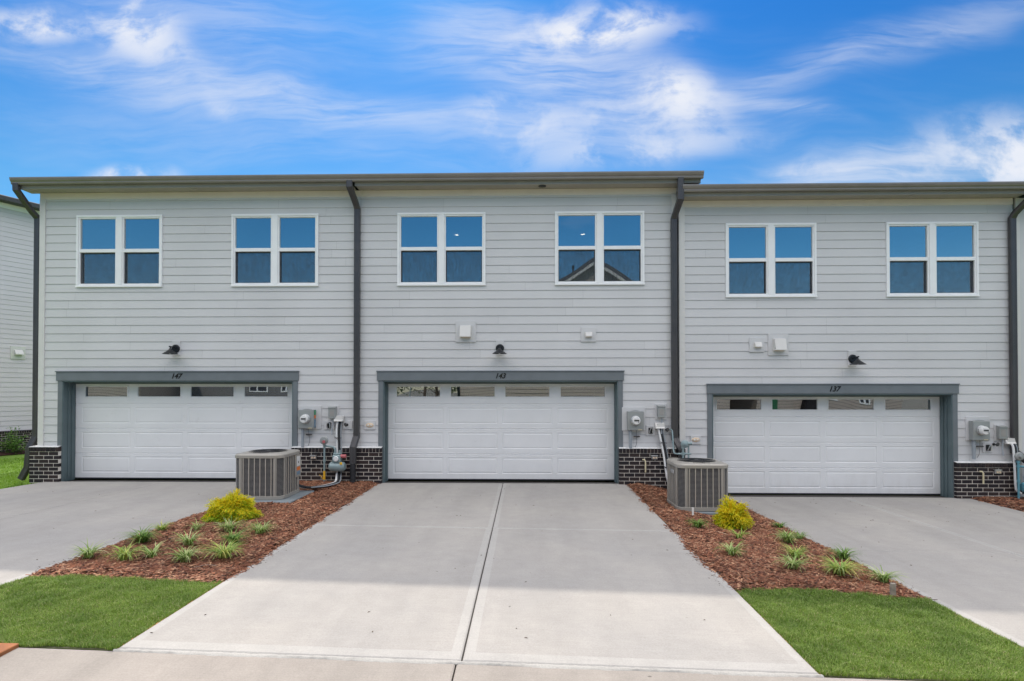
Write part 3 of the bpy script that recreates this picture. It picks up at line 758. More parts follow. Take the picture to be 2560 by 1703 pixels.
# ------------------------------------------------------------------ wall lamps
def wall_lamp(x, z, label):
    L = thing('wall_lamp', label, 'wall lamp', (x, -.018, z), 'black barn style lamps above the garage doors')
    m = MB(); m.cbox(x-.085, x+.085, -.032, -.004, z-.145, z+.17, .003); m.build('mounting_block', [M['siding']], L)
    m = MB(); m.lathe([(.0, .025), (.075, .025), (.088, .015), (.09, 0)], (x, -.0325, z), 'y', 28); m.build('back_plate', [M['black']], L, True)
    m = MB(); m.tube([(x, -.05, z+.01), (x, -.12, z+.025), (x, -.18, z+.028), (x, -.215, z+.015), (x, -.22, z-.02)], .012, 10)
    m.tube([(x, -.19, z+.03), (x, -.25, z+.03)], .014, 10); m.build('arm', [M['black']], L, True)
    m = MB(); c = (x, -.22, z)
    m.lathe([(0, -.005), (.022, -.008), (.03, -.03), (.052, -.052), (.150, -.122), (.152, -.128), (.146, -.126), (.05, -.062), (0, -.05)], c, 'z', 32)
    m.build('lamp_shade', [M['black']], L, True)
    m = MB(); m.lathe([(0, -.055), (.02, -.06), (.032, -.095), (.02, -.122), (0, -.128)], c, 'z', 16); m.build('bulb', [M['whitep']], L, True)
    return L
wall_lamp(-7.454, 2.835, 'black cone shaded lamp over the garage door of house 147')
wall_lamp(-.541, 2.83, 'black cone shaded lamp over the garage door of house 143')
wall_lamp(6.76, 2.60, 'black cone shaded lamp over the garage door of house 137')

# ------------------------------------------------------------------ wall vents
def vent(x0, x1, z0, z1, hx0, hx1, hz0, hz1, label, d=.10, par=None):
    V_ = thing('wall_vent', label, 'vent', ((x0+x1)/2, -.018, z0), 'vent hoods on the siding')
    m = MB(); m.cbox(x0, x1, -.034, -.004, z0, z1, .003); m.build('mounting_block', [M['siding']], V_)
    m = MB(); y = -.0345
    # sloping hood: open underneath
    a, b = hx0, hx1
    P = [(y, hz1), (y-d*.55, hz1-.01), (y-d, hz0+.03), (y-d, hz0+.012), (y-d+.008, hz0+.012), (y-d*.5, hz1-.03), (y, hz1-.02)]
    m.prism(P, 'x', a, b)
    m.prism([(y, hz1-.005), (y-d*.55, hz1-.014), (y-d+.004, hz0+.014), (y, hz0+.014)], 'x', a-.002, a+.004); m.prism([(y, hz1-.005), (y-d*.55, hz1-.014), (y-d+.004, hz0+.014), (y, hz0+.014)], 'x', b-.004, b+.002)
    m.cbox(a-.012, b+.012, y-.006, y+.0002, hz0-.006, hz1+.008, .002)
    m.build('hood', [M['light_trim']], V_)
    m = MB(); m.box(a+.012, b-.012, y-.012, y-.0065, hz0+.01, hz1-.04); m.build('flap', [M['cream']], V_)
vent(-1.475, -1.048, 2.961, 3.41, -1.375, -1.150, 3.05, 3.31, 'larger square vent hood left of the lamp over house 143', .13)
vent(1.158, 1.471, 2.964, 3.267, 1.25, 1.385, 3.055, 3.16, 'small vent hood right of the lamp over house 143', .075)
vent(4.65, 4.954, 2.743, 3.041, 4.75, 4.885, 2.83, 2.945, 'small vent hood left of the larger hood on house 137', .075)
vent(5.038, 5.456, 2.672, 3.115, 5.14, 5.365, 2.76, 3.02, 'larger square vent hood on house 137', .13)

# ------------------------------------------------------------------ electric meters, boxes, outlets
def emeter(x, z, label, side=1, stickers=False):
    """x,z lower left of the grey box (0.33 x 0.40)"""
    e = thing('electric_meter', label, 'electric meter', (x+.16, -.02, z), 'electric meters beside the garages')
    a = x-.05 if side > 0 else x-.10
    m = MB(); m.cbox(a, a+.485, -.034, -.004, z-.012, z+.475, .003); m.build('mounting_block', [M['siding']], e)
    m = MB(); m.cbox(x, x+.325, -.155, -.0345, z, z+.395, .006); m.cbox(x-.004, x+.329, -.160, -.1555, z+.01, z+.385, .002)
    m.prism([(x+.06, z+.395), (x+.265, z+.395), (x+.20, z+.41), (x+.125, z+.41)], 'y', -.13, -.05); m.build('enclosure', [M['meter_grey']], e)
    cx, cz = x+.155, z+.205
    m = MB(); m.lathe([(.098, 0), (.098, .02), (.090, .024), (.09, .045), (0, .045)], (cx, -.1605, cz), 'y', 28); m.build('meter_socket', [M['steel']], e, True)
    m = MB(); m.lathe([(.084, 0), (.084, .055), (.072, .075), (0, .08)], (cx, -.206, cz), 'y', 28); m.build('meter_dial', [M['whitep']], e, True)
    m = MB(); m.box(cx-.05, cx+.05, -.2895, -.2865, cz-.01, cz+.022); m.box(cx+.03, cx+.045, -.2895, -.2865, cz-.035, cz-.02); m.build('display', [M['spout']], e)
    m = MB(); m.tube([(x+.065, -.085, z-.001), (x+.065, -.085, z-.39)], .030, 14); m.tube([(x+.065, -.085, z-.001), (x+.065, -.085, z-.03)], .036, 14); m.build('conduit', [M['pvc_grey']], e, True)
    m = MB(); m.tube([(x+.19, -.08, z), (x+.19, -.08, z-.10), (x+.20, -.06, z-.2), (x+.195, -.05, z-.3), (x+.16, -.04, z-.37)], .004, 6)
    m.cbox(x+.13, x+.26, -.10, -.05, z-.145, z-.115, .008); m.build('ground_wire', [M['spout']], e)
    if stickers:
        m = MB(); m.box(x+.3295, x+.3325, -.145, -.055, z+.29, z+.385, 0); m.box(x+.3295, x+.3325, -.145, -.055, z+.215, z+.28, 1); m.box(x+.3295, x+.3325, -.145, -.055, z+.03, z+.19, 2)
        m.build('sticker', [M['green'], M['orange'], M['blue']], e)
    m = MB(); m.cbox(x+.21, x+.29, -.1625, -.1605, z+.005, z+.022, .0005); m.build('label_strip', [M['yellowed']], e)
    return e
emeter(-4.76, 1.145, 'grey electric meter with orange and green stickers beside the garage of house 147', 1, True)
emeter(2.11, 1.12, 'grey electric meter at chest height between houses 143 and 137', -1)
emeter(9.10, .93, 'grey electric meter nearest the right edge on house 137', 1)
def disc(x, z, label, w=.155, hh=.235, wires=True):
    e = thing('disconnect_box', label, 'electrical box', (x+w/2, -.02, z), 'small grey disconnect boxes')
    m = MB(); m.cbox(x-.03, x+w+.04, -.034, -.004, z-.05, z+hh+.045, .003); m.build('mounting_block', [M['siding']], e)
    m = MB(); m.cbox(x, x+w, -.115, -.0345, z, z+hh, .006); m.prism([(-.125, z+hh), (-.125, z+hh-.02), (-.0345, z+hh+.002), (-.0345, z+hh+.02)], 'x', x-.004, x+w+.004)
    m.build('enclosure', [M['meter_grey']], e)
    m = MB(); m.cbox(x+.035, x+w-.035, -.1185, -.1155, z+.05, z+hh-.06, .001); m.build('label_plate', [M['fascia']], e)
    m = MB(); m.tube([(x+w*.6, -.075, z), (x+w*.6, -.075, z-.10), (x+w*.45, -.09, z-.20), (x+w*.5, -.11, z-.34)], .011, 8); m.build('cable', [M['pvc_grey']], e, True)
    return e
disc(-4.145, 1.352, 'small grey box on the wall above the pipes of house 147')
disc(2.735, 1.385, 'small grey box beside the downspout between houses 143 and 137')
disc(9.655, .955, 'small grey box beside the last downspout on house 137', .165, .25)
def outlet(x0, x1, z0, z1, label, kind):
    o = thing('wall_outlet', label, 'outlet', ((x0+x1)/2, -.02, z0), 'square outlet plates on the siding')
    m = MB(); m.cbox(x0, x1, -.034, -.004, z0, z1, .003); m.build('mounting_block', [M['siding']], o)
    cx, cz = (x0+x1)/2, (z0+z1)/2
    m = MB()
    if kind == 'cream':
        prof = [(0, .022), (.6, .020), (.9, .012), (1, 0)]; n = 20; vs = []; fs = []
        for k in range(n):
            q = 2*math.pi*k/n
            for (r, h) in prof: vs.append((cx+.085*r*math.cos(q), -.0345-h, cz+.048*r*math.sin(q)))
        for k in range(n):
            j = (k+1) % n
            for a in range(3): fs.append((k*4+a, j*4+a, j*4+a+1, k*4+a+1))
        m.add(vs, fs); m.build('oval_plate', [M['cream']], o, True)
        m = MB(); m.lathe([(0, .008), (.016, .007), (.018, 0)], (cx-.03, -.0545, cz), 'y', 12); m.lathe([(0, .008), (.012, .007), (.014, 0)], (cx+.035, -.0545, cz), 'y', 12); m.build('socket', [M['whitep']], o, True)
    else:
        m.cbox(cx-.045, cx+.045, -.062, -.0345, cz-.062, cz+.062, .008); m.build('cover', [M['black']], o)
        m = MB(); m.tube([(cx-.028, -.07, cz-.05), (cx-.03, -.10, cz), (cx-.01, -.11, cz+.06), (cx+.03, -.08, cz+.04), (cx+.03, -.075, cz-.05)], .010, 8); m.build('cover_loop', [M['steel']], o, True)
    return o
outlet(-3.405, -3.175, 1.119, 1.305, 'cream oval outlet plate left of the garage of house 143', 'cream')
outlet(3.43, 3.642, .828, 1.013, 'cream oval outlet plate left of the garage of house 137', 'cream')
outlet(-4.265, -4.04, 1.118, 1.304, 'black covered outlet between the meter and the pipes on house 147', 'black')
outlet(2.51, 2.695, 1.008, 1.209, 'black covered outlet between the meter and the pipes on house 143', 'black')
outlet(9.383, 9.59, .672, .869, 'black covered outlet below the meter on house 137', 'black')

# hose taps, brick-mounted fittings, overflow pipes
def tap(x, z, label, y=-.035):
    o = thing('hose_tap', label, 'tap', (x, -.03, z), 'outdoor hose taps')
    m = MB(); m.tube([(x, y, z), (x, y-.07, z), (x-.0, y-.09, z-.03)], .014, 10); m.lathe([(.028, 0), (.028, .006), (0, .006)], (x, y, z), 'y', 14); m.build('spout', [M['black']], o, True)
    m = MB(); m.lathe([(.03, 0), (.036, .006), (.03, .012), (0, .012)], (x, y-.10, z+.012), 'y', 14); m.build('handle', [M['spout']], o, True)
m = MB(); m.cbox(-3.86, -3.66, -.034, -.004, 1.125, 1.30, .003); tag(m.build('mounting_block', [M['siding']], None, loc=(-3.76, -.004, 1.125)), 'plain siding block behind the hose tap of house 147', 'trim block')
tap(-3.77, 1.22, 'black hose tap on the siding right of the pipes at house 147')
tap(2.93, 1.13, 'dark hose tap beside the pipes between houses 143 and 137')
tap(9.60, .84, 'dark hose tap below the small grey box on house 137')
def bfix(x, z, label):
    o = thing('brick_outlet', label, 'outlet', (x, -.11, z), 'little fittings on the brick bases')
    m = MB(); m.cbox(x-.06, x+.06, -.150, -.112, z-.035, z+.035, .006); m.cbox(x-.075, x+.065, -.165, -.112, z+.036, z+.050, .003); m.build('box', [M['steel']], o)
    m = MB(); m.lathe([(0, .014), (.018, .012), (.022, 0)], (x-.022, -.1505, z), 'y', 12); m.lathe([(0, .014), (.018, .012), (.022, 0)], (x+.03, -.1505, z), 'y', 12); m.build('socket', [M['cream']], o, True)
bfix(-4.445, .54, 'twin socket on the dark brick behind the left air conditioner')
bfix(2.66, .555, 'pale fitting on the dark brick behind the right air conditioner')
bfix(9.60, .285, 'pale fitting on the dark brick beside the blue gas meter')
def overflow(x, z0, z1, label):
    m = MB(); m.tube([(x-.05, -.112, z1), (x-.02, -.135, z1+.005), (x, -.145, z1-.03), (x, -.145, z0)], .016, 12)
    tag(m.build('overflow_pipe', [M['yellowed']], None, True, (x, -.14, z0)), label, 'pipe', 'cream overflow pipes')
overflow(2.47, .255, .51, 'short cream pipe bent down on the brick left of the right air conditioner')
overflow(9.30, .05, .29, 'short cream pipe bent down on the brick of house 137')
m = MB(); m.tube([(-4.205, -.15, .43), (-4.205, -.15, .13)], .014, 10); tag(m.build('marker_pipe', [M['yellowed']], None, True, (-4.205, -.15, .13)), 'thin cream pipe standing against the brick by the gas riser', 'pipe')

def bend(pts, n=6):
    P = [Vector(p) for p in pts]; out = [P[0]]
    for i in range(len(P)-1):
        p0 = P[max(i-1, 0)]; p1 = P[i]; p2 = P[i+1]; p3 = P[min(i+2, len(P)-1)]
        for k in range(1, n+1):
            s = k/n; out.append(.5*((2*p1)+(p2-p0)*s+(2*p0-5*p1+4*p2-p3)*s*s+(3*p1-p0-3*p2+p3)*s**3))
    return out
# refrigerant lines from the wall hood down to each air conditioner
def lineset(hood, pts, label, ties):
    o = thing('refrigerant_lines', label, 'pipes', (pts[0][0], -.05, pts[-1][2]), 'white and black pipe bundles')
    hx, hz = hood
    m = MB(); m.prism([(hx-.04, hz+.11), (hx+.075, hz+.11), (hx+.10, hz), (hx-.095, hz)], 'y', -.12, -.0345); m.prism([(-.0345, hz+.115), (-.06, hz+.115), (-.135, hz+.01), (-.135, hz-.004), (-.0345, hz-.004)], 'x', hx-.09, hx+.095); m.build('hood', [M['light_trim']], o)
    m = MB(); m.tube(bend(pts), .021, 10); m.build('white_line', [M['whitep']], o, True)
    q = [(p[0]+.045, p[1]+.008, p[2]) for p in pts]; m = MB(); m.tube(bend(q), .024, 10); m.build('foam_line', [M['rubber']], o, True)
    q = [(p[0]+.085, p[1]+.014, p[2]+.0) for p in pts[:-1]]; m = MB(); m.tube(bend(q), .011, 8); m.build('conduit', [M['pvc_grey']], o, True)
    for (x, y, z) in ties:
        m = MB(); m.tube([(x-.025, y-.03, z), (x+.04, y-.03, z+.01), (x+.10, y-.02, z), (x+.10, y+.03, z), (x-.025, y+.03, z), (x-.025, y-.03, z)], .006, 6); m.tube([(x-.03, y-.035, z+.03), (x+.06, y-.04, z-.035)], .006, 6)
        m.build('strap', [M['black']], o)
lineset((-3.93, 1.30), [(-3.955, -.08, 1.30), (-3.97, -.10, 1.1), (-3.955, -.12, .80), (-3.93, -.16, .45), (-3.93, -.20, .22), (-3.88, -.40, .10), (-3.86, -.62, .085), (-3.98, -.95, .08), (-4.16, -1.22, .10), (-4.28, -1.40, .17)],
        'white and black pipes curling from the wall of house 147 to the left air conditioner', [(-3.965, -.13, .95)])
lineset((2.78, 1.16), [(2.755, -.08, 1.15), (2.80, -.12, .88), (2.85, -.16, .55), (2.88, -.20, .25), (2.93, -.24, .02), (2.94, -.5, -.03)],
        'white and black pipes leaning down the brick behind the right air conditioner', [(2.805, -.14, .86), (2.87, -.18, .36)])
lineset((9.88, .86), [(9.86, -.10, .87), (9.90, -.14, .80), (9.90, -.17, .45), (9.90, -.19, .02), (9.92, -.20, -.08), (9.98, -.24, -.13)],
        'pale pipes dropping past the blue gas meter at the right edge', [(9.92, -.16, .5)])

# ------------------------------------------------------------------ gas meters
def gasmeter(x, z, label, col, riser, reg, mirror=1, red=True):
    """x,z centre of the meter body"""
    s = mirror
    o = thing('gas_meter', label, 'gas meter', (x, -.25, gz(x, -.25)), 'gas meters on the brick bases')
    y = -.26
    m = MB()
    m.cbox(x-.085, x+.085, y-.08, y+.07, z-.02, z+.145, .02)                 # upper measuring case
    m.lathe([(0, -.16), (.07, -.16), (.098, -.13), (.10, -.09), (.10, .09), (.098, .13), (.07, .16), (0, .16)], (x, y, z-.10), 'x', 24)
    m.cbox(x-.165, x+.165, y-.03, y+.03, z-.12, z-.08, .008)
    m.cbox(x-.075, x+.075, y-.05, y+.05, z+.146, z+.18, .01)
    m.build('meter_body', [M[col]], o, True)
    m = MB(); m.lathe([(.055, 0), (.055, .02), (.045, .028), (0, .028)], (x, y-.0805, z+.07), 'y', 20); m.build('index_dial', [M['whitep']], o, True)
    if red:
        m = MB(); m.lathe([(0, -.055), (.038, -.05), (.04, .05), (.03, .062), (0, .062)], (x+.13*s, y-.02, z+.115), 'x', 16); m.build('red_cap', [M['red']], o, True)
        m = MB(); m.cbox(x+.11*s-.025, x+.11*s+.025, y-.11, y-.10, z-.05, z+.0, .004); m.build('yellow_tag', [M['yellow']], o)
    rx = riser
    m = MB(); zt = z+.27
    m.tube(bend([(x-.05*s, y, z+.18), (x-.05*s, y, z+.25), (x-.08*s, y, zt+.03), (x-.16*s, y, zt+.045), (rx+.03*s, y, zt+.05)], 4), .021, 10)
    m.tube([(rx, y, reg+.02), (rx, y, gz(rx, y)-.08)], .019, 10)
    m.tube([(x+.05*s, y, z+.18), (x+.05*s, y, z+.24)], .024, 10)
    for zz in (zt+.05, z+.02, reg-.04): m.tube([(rx, y, zz-.025), (rx, y, zz+.025)], .029, 8)
    m.build('pipe', [M[col]], o, True)
    m = MB(); m.lathe([(0, -.028), (.07, -.026), (.085, -.012), (.085, .012), (.07, .026), (0, .034)], (rx, y-.02, reg+.07), 'y', 22); m.lathe([(0, .06), (.03, .058), (.032, 0)], (rx, y-.03, reg+.07), 'y', 14); m.build('regulator', [M['meter_grey']], o, True)
    if red:
        m = MB(); m.lathe([(0, .012), (.03, .01), (.032, 0)], (rx+.02, y-.0905, reg+.05), 'y', 14); m.build('red_button', [M['red']], o, True)
        m = MB(); m.tube([(rx, y, .28), (rx, y, .10)], .023, 10); m.tube(bend([(rx-.09, y-.03, .20), (rx-.04, y-.03, .16), (rx-.01, y-.03, .11), (rx+.01, y-.03, .19)], 3), .006, 6); m.build('yellow_tape', [M['yellow']], o, True)
    return o
gasmeter(-3.90, .47, 'grey green gas meter with a red cap on the brick of house 147', 'gas', -4.17, .84)
gasmeter(10.13, .10, 'bright blue gas meter cut by the right edge of the photo', 'gasblue', 9.90, .55, 1, False)
# the middle one: regulator and valves standing behind the right air conditioner
o = thing('gas_meter', 'grey green gas valves and pipes rising behind the right air conditioner', 'gas meter', (3.20, -.33, -.1), 'gas meters on the brick bases')
m = MB(); y = -.33
m.tube(bend([(2.95, -.05, 1.12), (3.02, -.10, 1.13), (3.03, -.14, 1.0), (3.03, -.22, .70), (3.05, -.30, .66), (3.16, -.33, .655)], 4), .016, 10)
m.tube([(3.19, y, .92), (3.19, y, .10)], .022, 10); m.tube([(3.30, y, .85), (3.30, y, .45)], .018, 10); m.tube([(3.08, y, .66), (3.35, y, .66)], .020, 10)
for zz in (.52, .66, .80): m.tube([(3.19, y, zz-.03), (3.19, y, zz+.03)], .036, 8)
m.build('pipe', [M['gas']], o, True)
m = MB(); m.lathe([(0, -.03), (.05, -.03), (.08, -.01), (.08, .01), (.05, .03), (0, .04)], (3.22, y-.02, .86), 'y', 20); m.lathe([(0, -.09), (.03, -.09), (.032, .06), (0, .06)], (3.30, y-.02, .87), 'x', 12); m.build('regulator', [M['gas']], o, True)
m = MB(); m.lathe([(0, -.01), (.11, -.01), (.125, 0), (.125, .02), (.11, .03), (0, .03)], (3.20, y-.02, .40), 'z', 20); m.cbox(3.11, 3.29, y-.09, y+.06, .10, .38, .03); m.build('meter_body', [M['gas']], o, True)

# ------------------------------------------------------------------ air conditioners
def aircon(cx, cy, z0, label, plate):
    S = .43; rad = .14; hh = .80
    o = thing('air_conditioner', label, 'air conditioner', (cx, cy, z0), 'outdoor air conditioner units')
    def ring(s, r, n=7):
        pts = []
        for (sx, sy, a0) in ((1, 1, 0), (-1, 1, 90), (-1, -1, 180), (1, -1, 270)):
            for k in range(n+1):
                a = R(a0+90*k/n); pts.append((cx+sx*(s-r)+r*math.cos(a), cy+sy*(s-r)+r*math.sin(a)))
        return pts
    def band(m, rings, mt=0, cap=None):
        n = len(rings[0][0]); vs = []
        for pts, z in rings: vs += [(p[0], p[1], z) for p in pts]
        fs = []
        for i_ in range(len(rings)-1):
            for k in range(n): fs.append((i_*n+k, i_*n+(k+1) % n, (i_+1)*n+(k+1) % n, (i_+1)*n+k))
        if cap == 'top': fs.append(tuple(range((len(rings)-1)*n, len(rings)*n)))
        m.add(vs, fs, mt)
    m = MB(); band(m, [(ring(S-.03, rad-.03), z0+.03), (ring(S-.03, rad-.03), z0+hh-.06)]); m.build('coil', [M['coil']], o)
    m = MB(); z = z0+.075
    while z < z0+hh-.075:                                   # louvres all round
        band(m, [(ring(S-.004, rad), z), (ring(S-.001, rad), z+.003), (ring(S-.016, rad-.01), z+.0105)]); z += .0205
    P = ring(S-.001, rad, 7)
    for f in np.linspace(-.245, .245, 6):                   # upright ribs, four faces
        for (dx, dy) in ((0, -1), (0, 1), (1, 0), (-1, 0)):
            if dx == 0: X = cx+f; Yf = cy+dy*(S+.004); m.box(X-.006, X+.006, min(Yf, Yf-dy*.012), max(Yf, Yf-dy*.012), z0+.06, z0+hh-.07, 1)
            else: Yv = cy+f; Xf = cx+dx*(S+.004); m.box(min(Xf, Xf-dx*.012), max(Xf, Xf-dx*.012), Yv-.006, Yv+.006, z0+.06, z0+hh-.07, 1)
    m.build('louvre_panel', [M['ac_grille'], M['ac_rib']], o)
    m = MB(); rr_ = S-rad
    for sx in (-1, 1):                                      # paired corner strips
        for sy in (-1, 1):
            a = .016; w = .040
            xx = cx+sx*(S-rad+.012); yy = cy+sy*(S+.002)
            m.cbox(min(xx-w/2, xx+w/2), xx+w/2, min(yy, yy-sy*.02), max(yy, yy-sy*.02), z0+.055, z0+hh-.065, .004)
            m.cbox(xx+w/2+.004 if sx*sy < 9 else xx, xx+w/2+.016, min(yy, yy-sy*.014), max(yy, yy-sy*.014), z0+.055, z0+hh-.065, .002)
            xx = cx+sx*(S+.002); yy = cy+sy*(S-rad+.012)
            m.cbox(min(xx, xx-sx*.02), max(xx, xx-sx*.02), yy-w/2, yy+w/2, z0+.055, z0+hh-.065, .004)
    m.build('corner_strip', [M['ac']], o)
    m = MB(); band(m, [(ring(S+.006, rad), z0), (ring(S+.010, rad), z0+.006), (ring(S+.010, rad), z0+.058), (ring(S-.01, rad-.01), z0+.066)]); m.build('base_pan', [M['ac']], o)
    # lid with a round fan opening
    zt = z0+hh; m = MB()
    band(m, [(ring(S-.012, rad-.01), zt-.085), (ring(S+.010, rad), zt-.080), (ring(S+.012, rad), zt-.030), (ring(S-.010, rad-.01), zt-.012)])
    outer = ring(S-.010, rad-.01, 7); n = len(outer)
    def circ(r, z): 
        pts = []
        for k in range(n):
            a = math.atan2(outer[k][1]-cy, outer[k][0]-cx); pts.append((cx+r*math.cos(a), cy+r*math.sin(a)))
        return (pts, z)
    band(m, [(outer, zt-.012), circ(.355, zt-.002), circ(.345, zt+.004), circ(.330, zt-.004), circ(.322, zt-.09)])
    m.build('lid', [M['ac']], o)
    m = MB()
    for r in np.linspace(.05, .32, 11): m.tube([(cx+r*math.cos(q), cy+r*math.sin(q), zt+.004+.012*(1-(r/.33)**2)) for q in np.linspace(0, 2*math.pi, 33)], .0028, 5, caps=False)
    for q in np.linspace(0, 2*math.pi, 9)[:-1]: m.tube([(cx+.03*math.cos(q), cy+.03*math.sin(q), zt+.016), (cx+.33*math.cos(q), cy+.33*math.sin(q), zt+.002)], .004, 5)
    m.lathe([(0, zt+.018), (.05, zt+.016), (.055, zt+.008)], (cx, cy, 0), n=16)
    m.build('fan_guard', [M['black']], o)
    m = MB(); m.lathe([(0, zt-.05), (.07, zt-.05), (.07, zt-.13)], (cx, cy, 0), n=16)
    for q in np.linspace(0, 2*math.pi, 4)[:-1]:
        c, s = math.cos(q), math.sin(q)
        m.add([(cx+.06*c-.05*s, cy+.06*s+.05*c, zt-.06), (cx+.06*c+.05*s, cy+.06*s-.05*c, zt-.10), (cx+.30*c+.12*s, cy+.30*s-.12*c, zt-.11), (cx+.30*c-.10*s, cy+.30*s+.10*c, zt-.06)], [(0, 1, 2, 3)])
    m.build('fan', [M['coil']], o)
    if plate == 'label':
        xx = cx+S+.010; m = MB(); m.cbox(xx-.01, xx, cy+.16, cy+.38, z0+.30, z0+hh-.09, .003); m.build('service_panel', [M['ac']], o)
        m = MB(); m.box(xx+.001, xx+.003, cy+.19, cy+.33, z0+.50, z0+hh-.12, 0); m.box(xx+.001, xx+.003, cy+.19, cy+.34, z0+.42, z0+.485, 1); m.box(xx+.001, xx+.003, cy+.19, cy+.34, z0+.34, z0+.40, 2)
        m.box(xx+.0035, xx+.0045, cy+.245, cy+.275, z0+.55, z0+.59, 3)
        m.build('sticker', [M['whitep'], M['orange'], M['blue'], M['ink']], o)
    else:
        xx = cx-S-.008; m = MB(); m.cbox(xx-.010, xx+.006, cy-.17, cy+.03, z0+.585, z0+.655, .008); m.build('maker_plate', [M['steel']], o)
    return o
aircon(-4.665, -1.715, .045, 'grey louvred air conditioner left of the middle driveway', 'label')
aircon(3.00, -1.845, -.085, 'grey louvred air conditioner right of the middle driveway', 'plate')
for (x0, x1, y0, y1, z, lab) in ((-5.12, -4.02, -2.30, -1.19, .0, 'grey pad under the left air conditioner'), (2.52, 3.50, -2.34, -1.35, -.135, 'grey pad under the right air conditioner')):
    m = MB(); m.cbox(x0, x1, y0, y1, z-.06, z+.042, .012); tag(m.build('equipment_pad', [M['pad']], None, loc=((x0+x1)/2, (y0+y1)/2, z-.06)), lab, 'pad', 'pads under the air conditioners')

# ------------------------------------------------------------------ mulch beds
def vnoise(x, y, s, seed=0):
    """cheap smooth value noise"""
    rs = np.random.default_rng(seed); T = rs.random((64, 64))
    x = np.asarray(x)*s+100; y = np.asarray(y)*s+100; xi = np.floor(x).astype(int); yi = np.floor(y).astype(int)
    fx = x-xi; fy = y-yi; fx = fx*fx*(3-2*fx); fy = fy*fy*(3-2*fy)
    a = T[xi % 64, yi % 64]; b = T[(xi+1) % 64, yi % 64]; c = T[xi % 64, (yi+1) % 64]; d = T[(xi+1) % 64, (yi+1) % 64]
    return (a*(1-fx)+b*fx)*(1-fy)+(c*(1-fx)+d*fx)*fy
PADS = ((-5.12, -4.02, -2.30, -1.19), (2.52, 3.50, -2.34, -1.35))
def bed(x0f, x1f, y0f, y1, n, label, seed, base=True, far=False):
    """x0f,x1f edges as functions of y; y0f front edge as a function of x"""
    def height(x, y):
        xm0, xm1 = x0f(y), x1f(y); e = np.minimum(np.minimum(x-xm0, xm1-x), y-y0f(x))
        dome = np.clip(e/.25, 0, 1); dome = dome*(2-dome)
        for (pa, pb, pc, pd) in PADS:
            q = np.maximum(np.maximum(pa-x, x-pb), np.maximum(pc-y, y-pd)); dome = dome*np.clip((q+.02)/.12, 0, 1)
        return g(x, y)-.015+.045*dome+.035*(vnoise(x, y, 3.5, seed)-.5)*dome+.018*(vnoise(x, y, 12, seed+1)-.5)
    ny, nx = 150, 60
    ys = np.linspace(0, 1, ny); xs = np.linspace(0, 1, nx)
    V = []
    for a in ys:
        for b in xs:
            yy = y1+(0-0)*a; ymin = -6.1; y = y1*(1-a)+(-7.0)*a
            x = x0f(y)*(1-b)+x1f(y)*b; yf = y0f(x); y = y1*(1-a)+yf*a; x = x0f(y)*(1-b)+x1f(y)*b
            V.append((x, y, 0))
    V = np.array(V); V[:, 2] = height(V[:, 0], V[:, 1])
    i = np.arange(nx*ny).reshape(ny, nx); F = np.stack([i[:-1, 1:].ravel(), i[:-1, :-1].ravel(), i[1:, :-1].ravel(), i[1:, 1:].ravel()], 1)
    rs = np.random.default_rng(seed)
    Y = y1+(rs.random(n))*(-6.25-y1); X = rs.random(n); lo, hi = x0f(Y), x1f(Y)
    X = lo-.03+(hi-lo+.06)*X; keep = Y > y0f(X)-.03*rs.random(n); X, Y = X[keep], Y[keep]; n = len(X)
    for (pa, pb, pc, pd) in PADS:
        kk = ~((X > pa) & (X < pb) & (Y > pc) & (Y < pd)); X, Y = X[kk], Y[kk]
    n = len(X)
    Zc = height(np.clip(X, x0f(Y), x1f(Y)), np.maximum(Y, y0f(X)))+rs.random(n)*.010
    Zc = np.maximum(Zc, g(X, Y)-.006)
    L = .016+.055*rs.random(n)**1.8; w = .004+.008*rs.random(n); th = .003+.006*rs.random(n)
    a = rs.random(n)*2*np.pi; tl = (rs.random(n)-.5)*.9
    d = np.stack([np.cos(a)*np.cos(tl), np.sin(a)*np.cos(tl), np.sin(tl)*.6], 1); pr = np.stack([-np.sin(a), np.cos(a), (rs.random(n)-.5)*1.2], 1)
    c = np.stack([X, Y, Zc], 1); up = np.zeros((n, 3)); up[:, 2] = 1
    A = c-d*L[:, None]/1-pr*w[:, None]; B = c-d*(L*.8)[:, None]+pr*w[:, None]; Cc = c+d*L[:, None]+pr*(w*.6)[:, None]; D_ = c+d*(L*.85)[:, None]-pr*w[:, None]; T = c+up*th[:, None]
    V2 = np.stack([A, B, Cc, D_, T], 1).reshape(-1, 3); q = np.arange(n)*5
    F2 = np.concatenate([np.stack([q+k, q+(k+1) % 4, q+4], 1)[:, ::-1] for k in range(4)])
    # one mesh: chips only; the bed surface is its own sheet
    s_ = arr_mesh('mulch_bed', V, F, M['mulch']); struct(s_, label+', the packed layer underneath', 'stuff'); s_['category'] = 'mulch'
    o = arr_mesh('mulch_chips', V2, F2, M['chip']); struct(o, label, 'stuff'); o['category'] = 'mulch'
    return height
def wob(y, a, s, k): return a*(vnoise(np.asarray(y)*0+k, y, s, 5)-.5)
LBX0 = lambda y: -5.10+wob(y, .05, 3, 1.); LBX1 = lambda y: -3.08+wob(y, .09, 4, 7.)
LBY = lambda x: -6.08-.03*(np.asarray(x)+5.1)/2+.05*(vnoise(x, np.asarray(x)*0, 4, 3)-.5)
hL = bed(LBX0, LBX1, LBY, -.10, 62000, 'red brown bark mulch between the left and middle driveways', 21)
RBX0 = lambda y: 2.12+wob(y, .11, 4, 3.); RBX1 = lambda y: 4.11+wob(y, .05, 3, 9.)
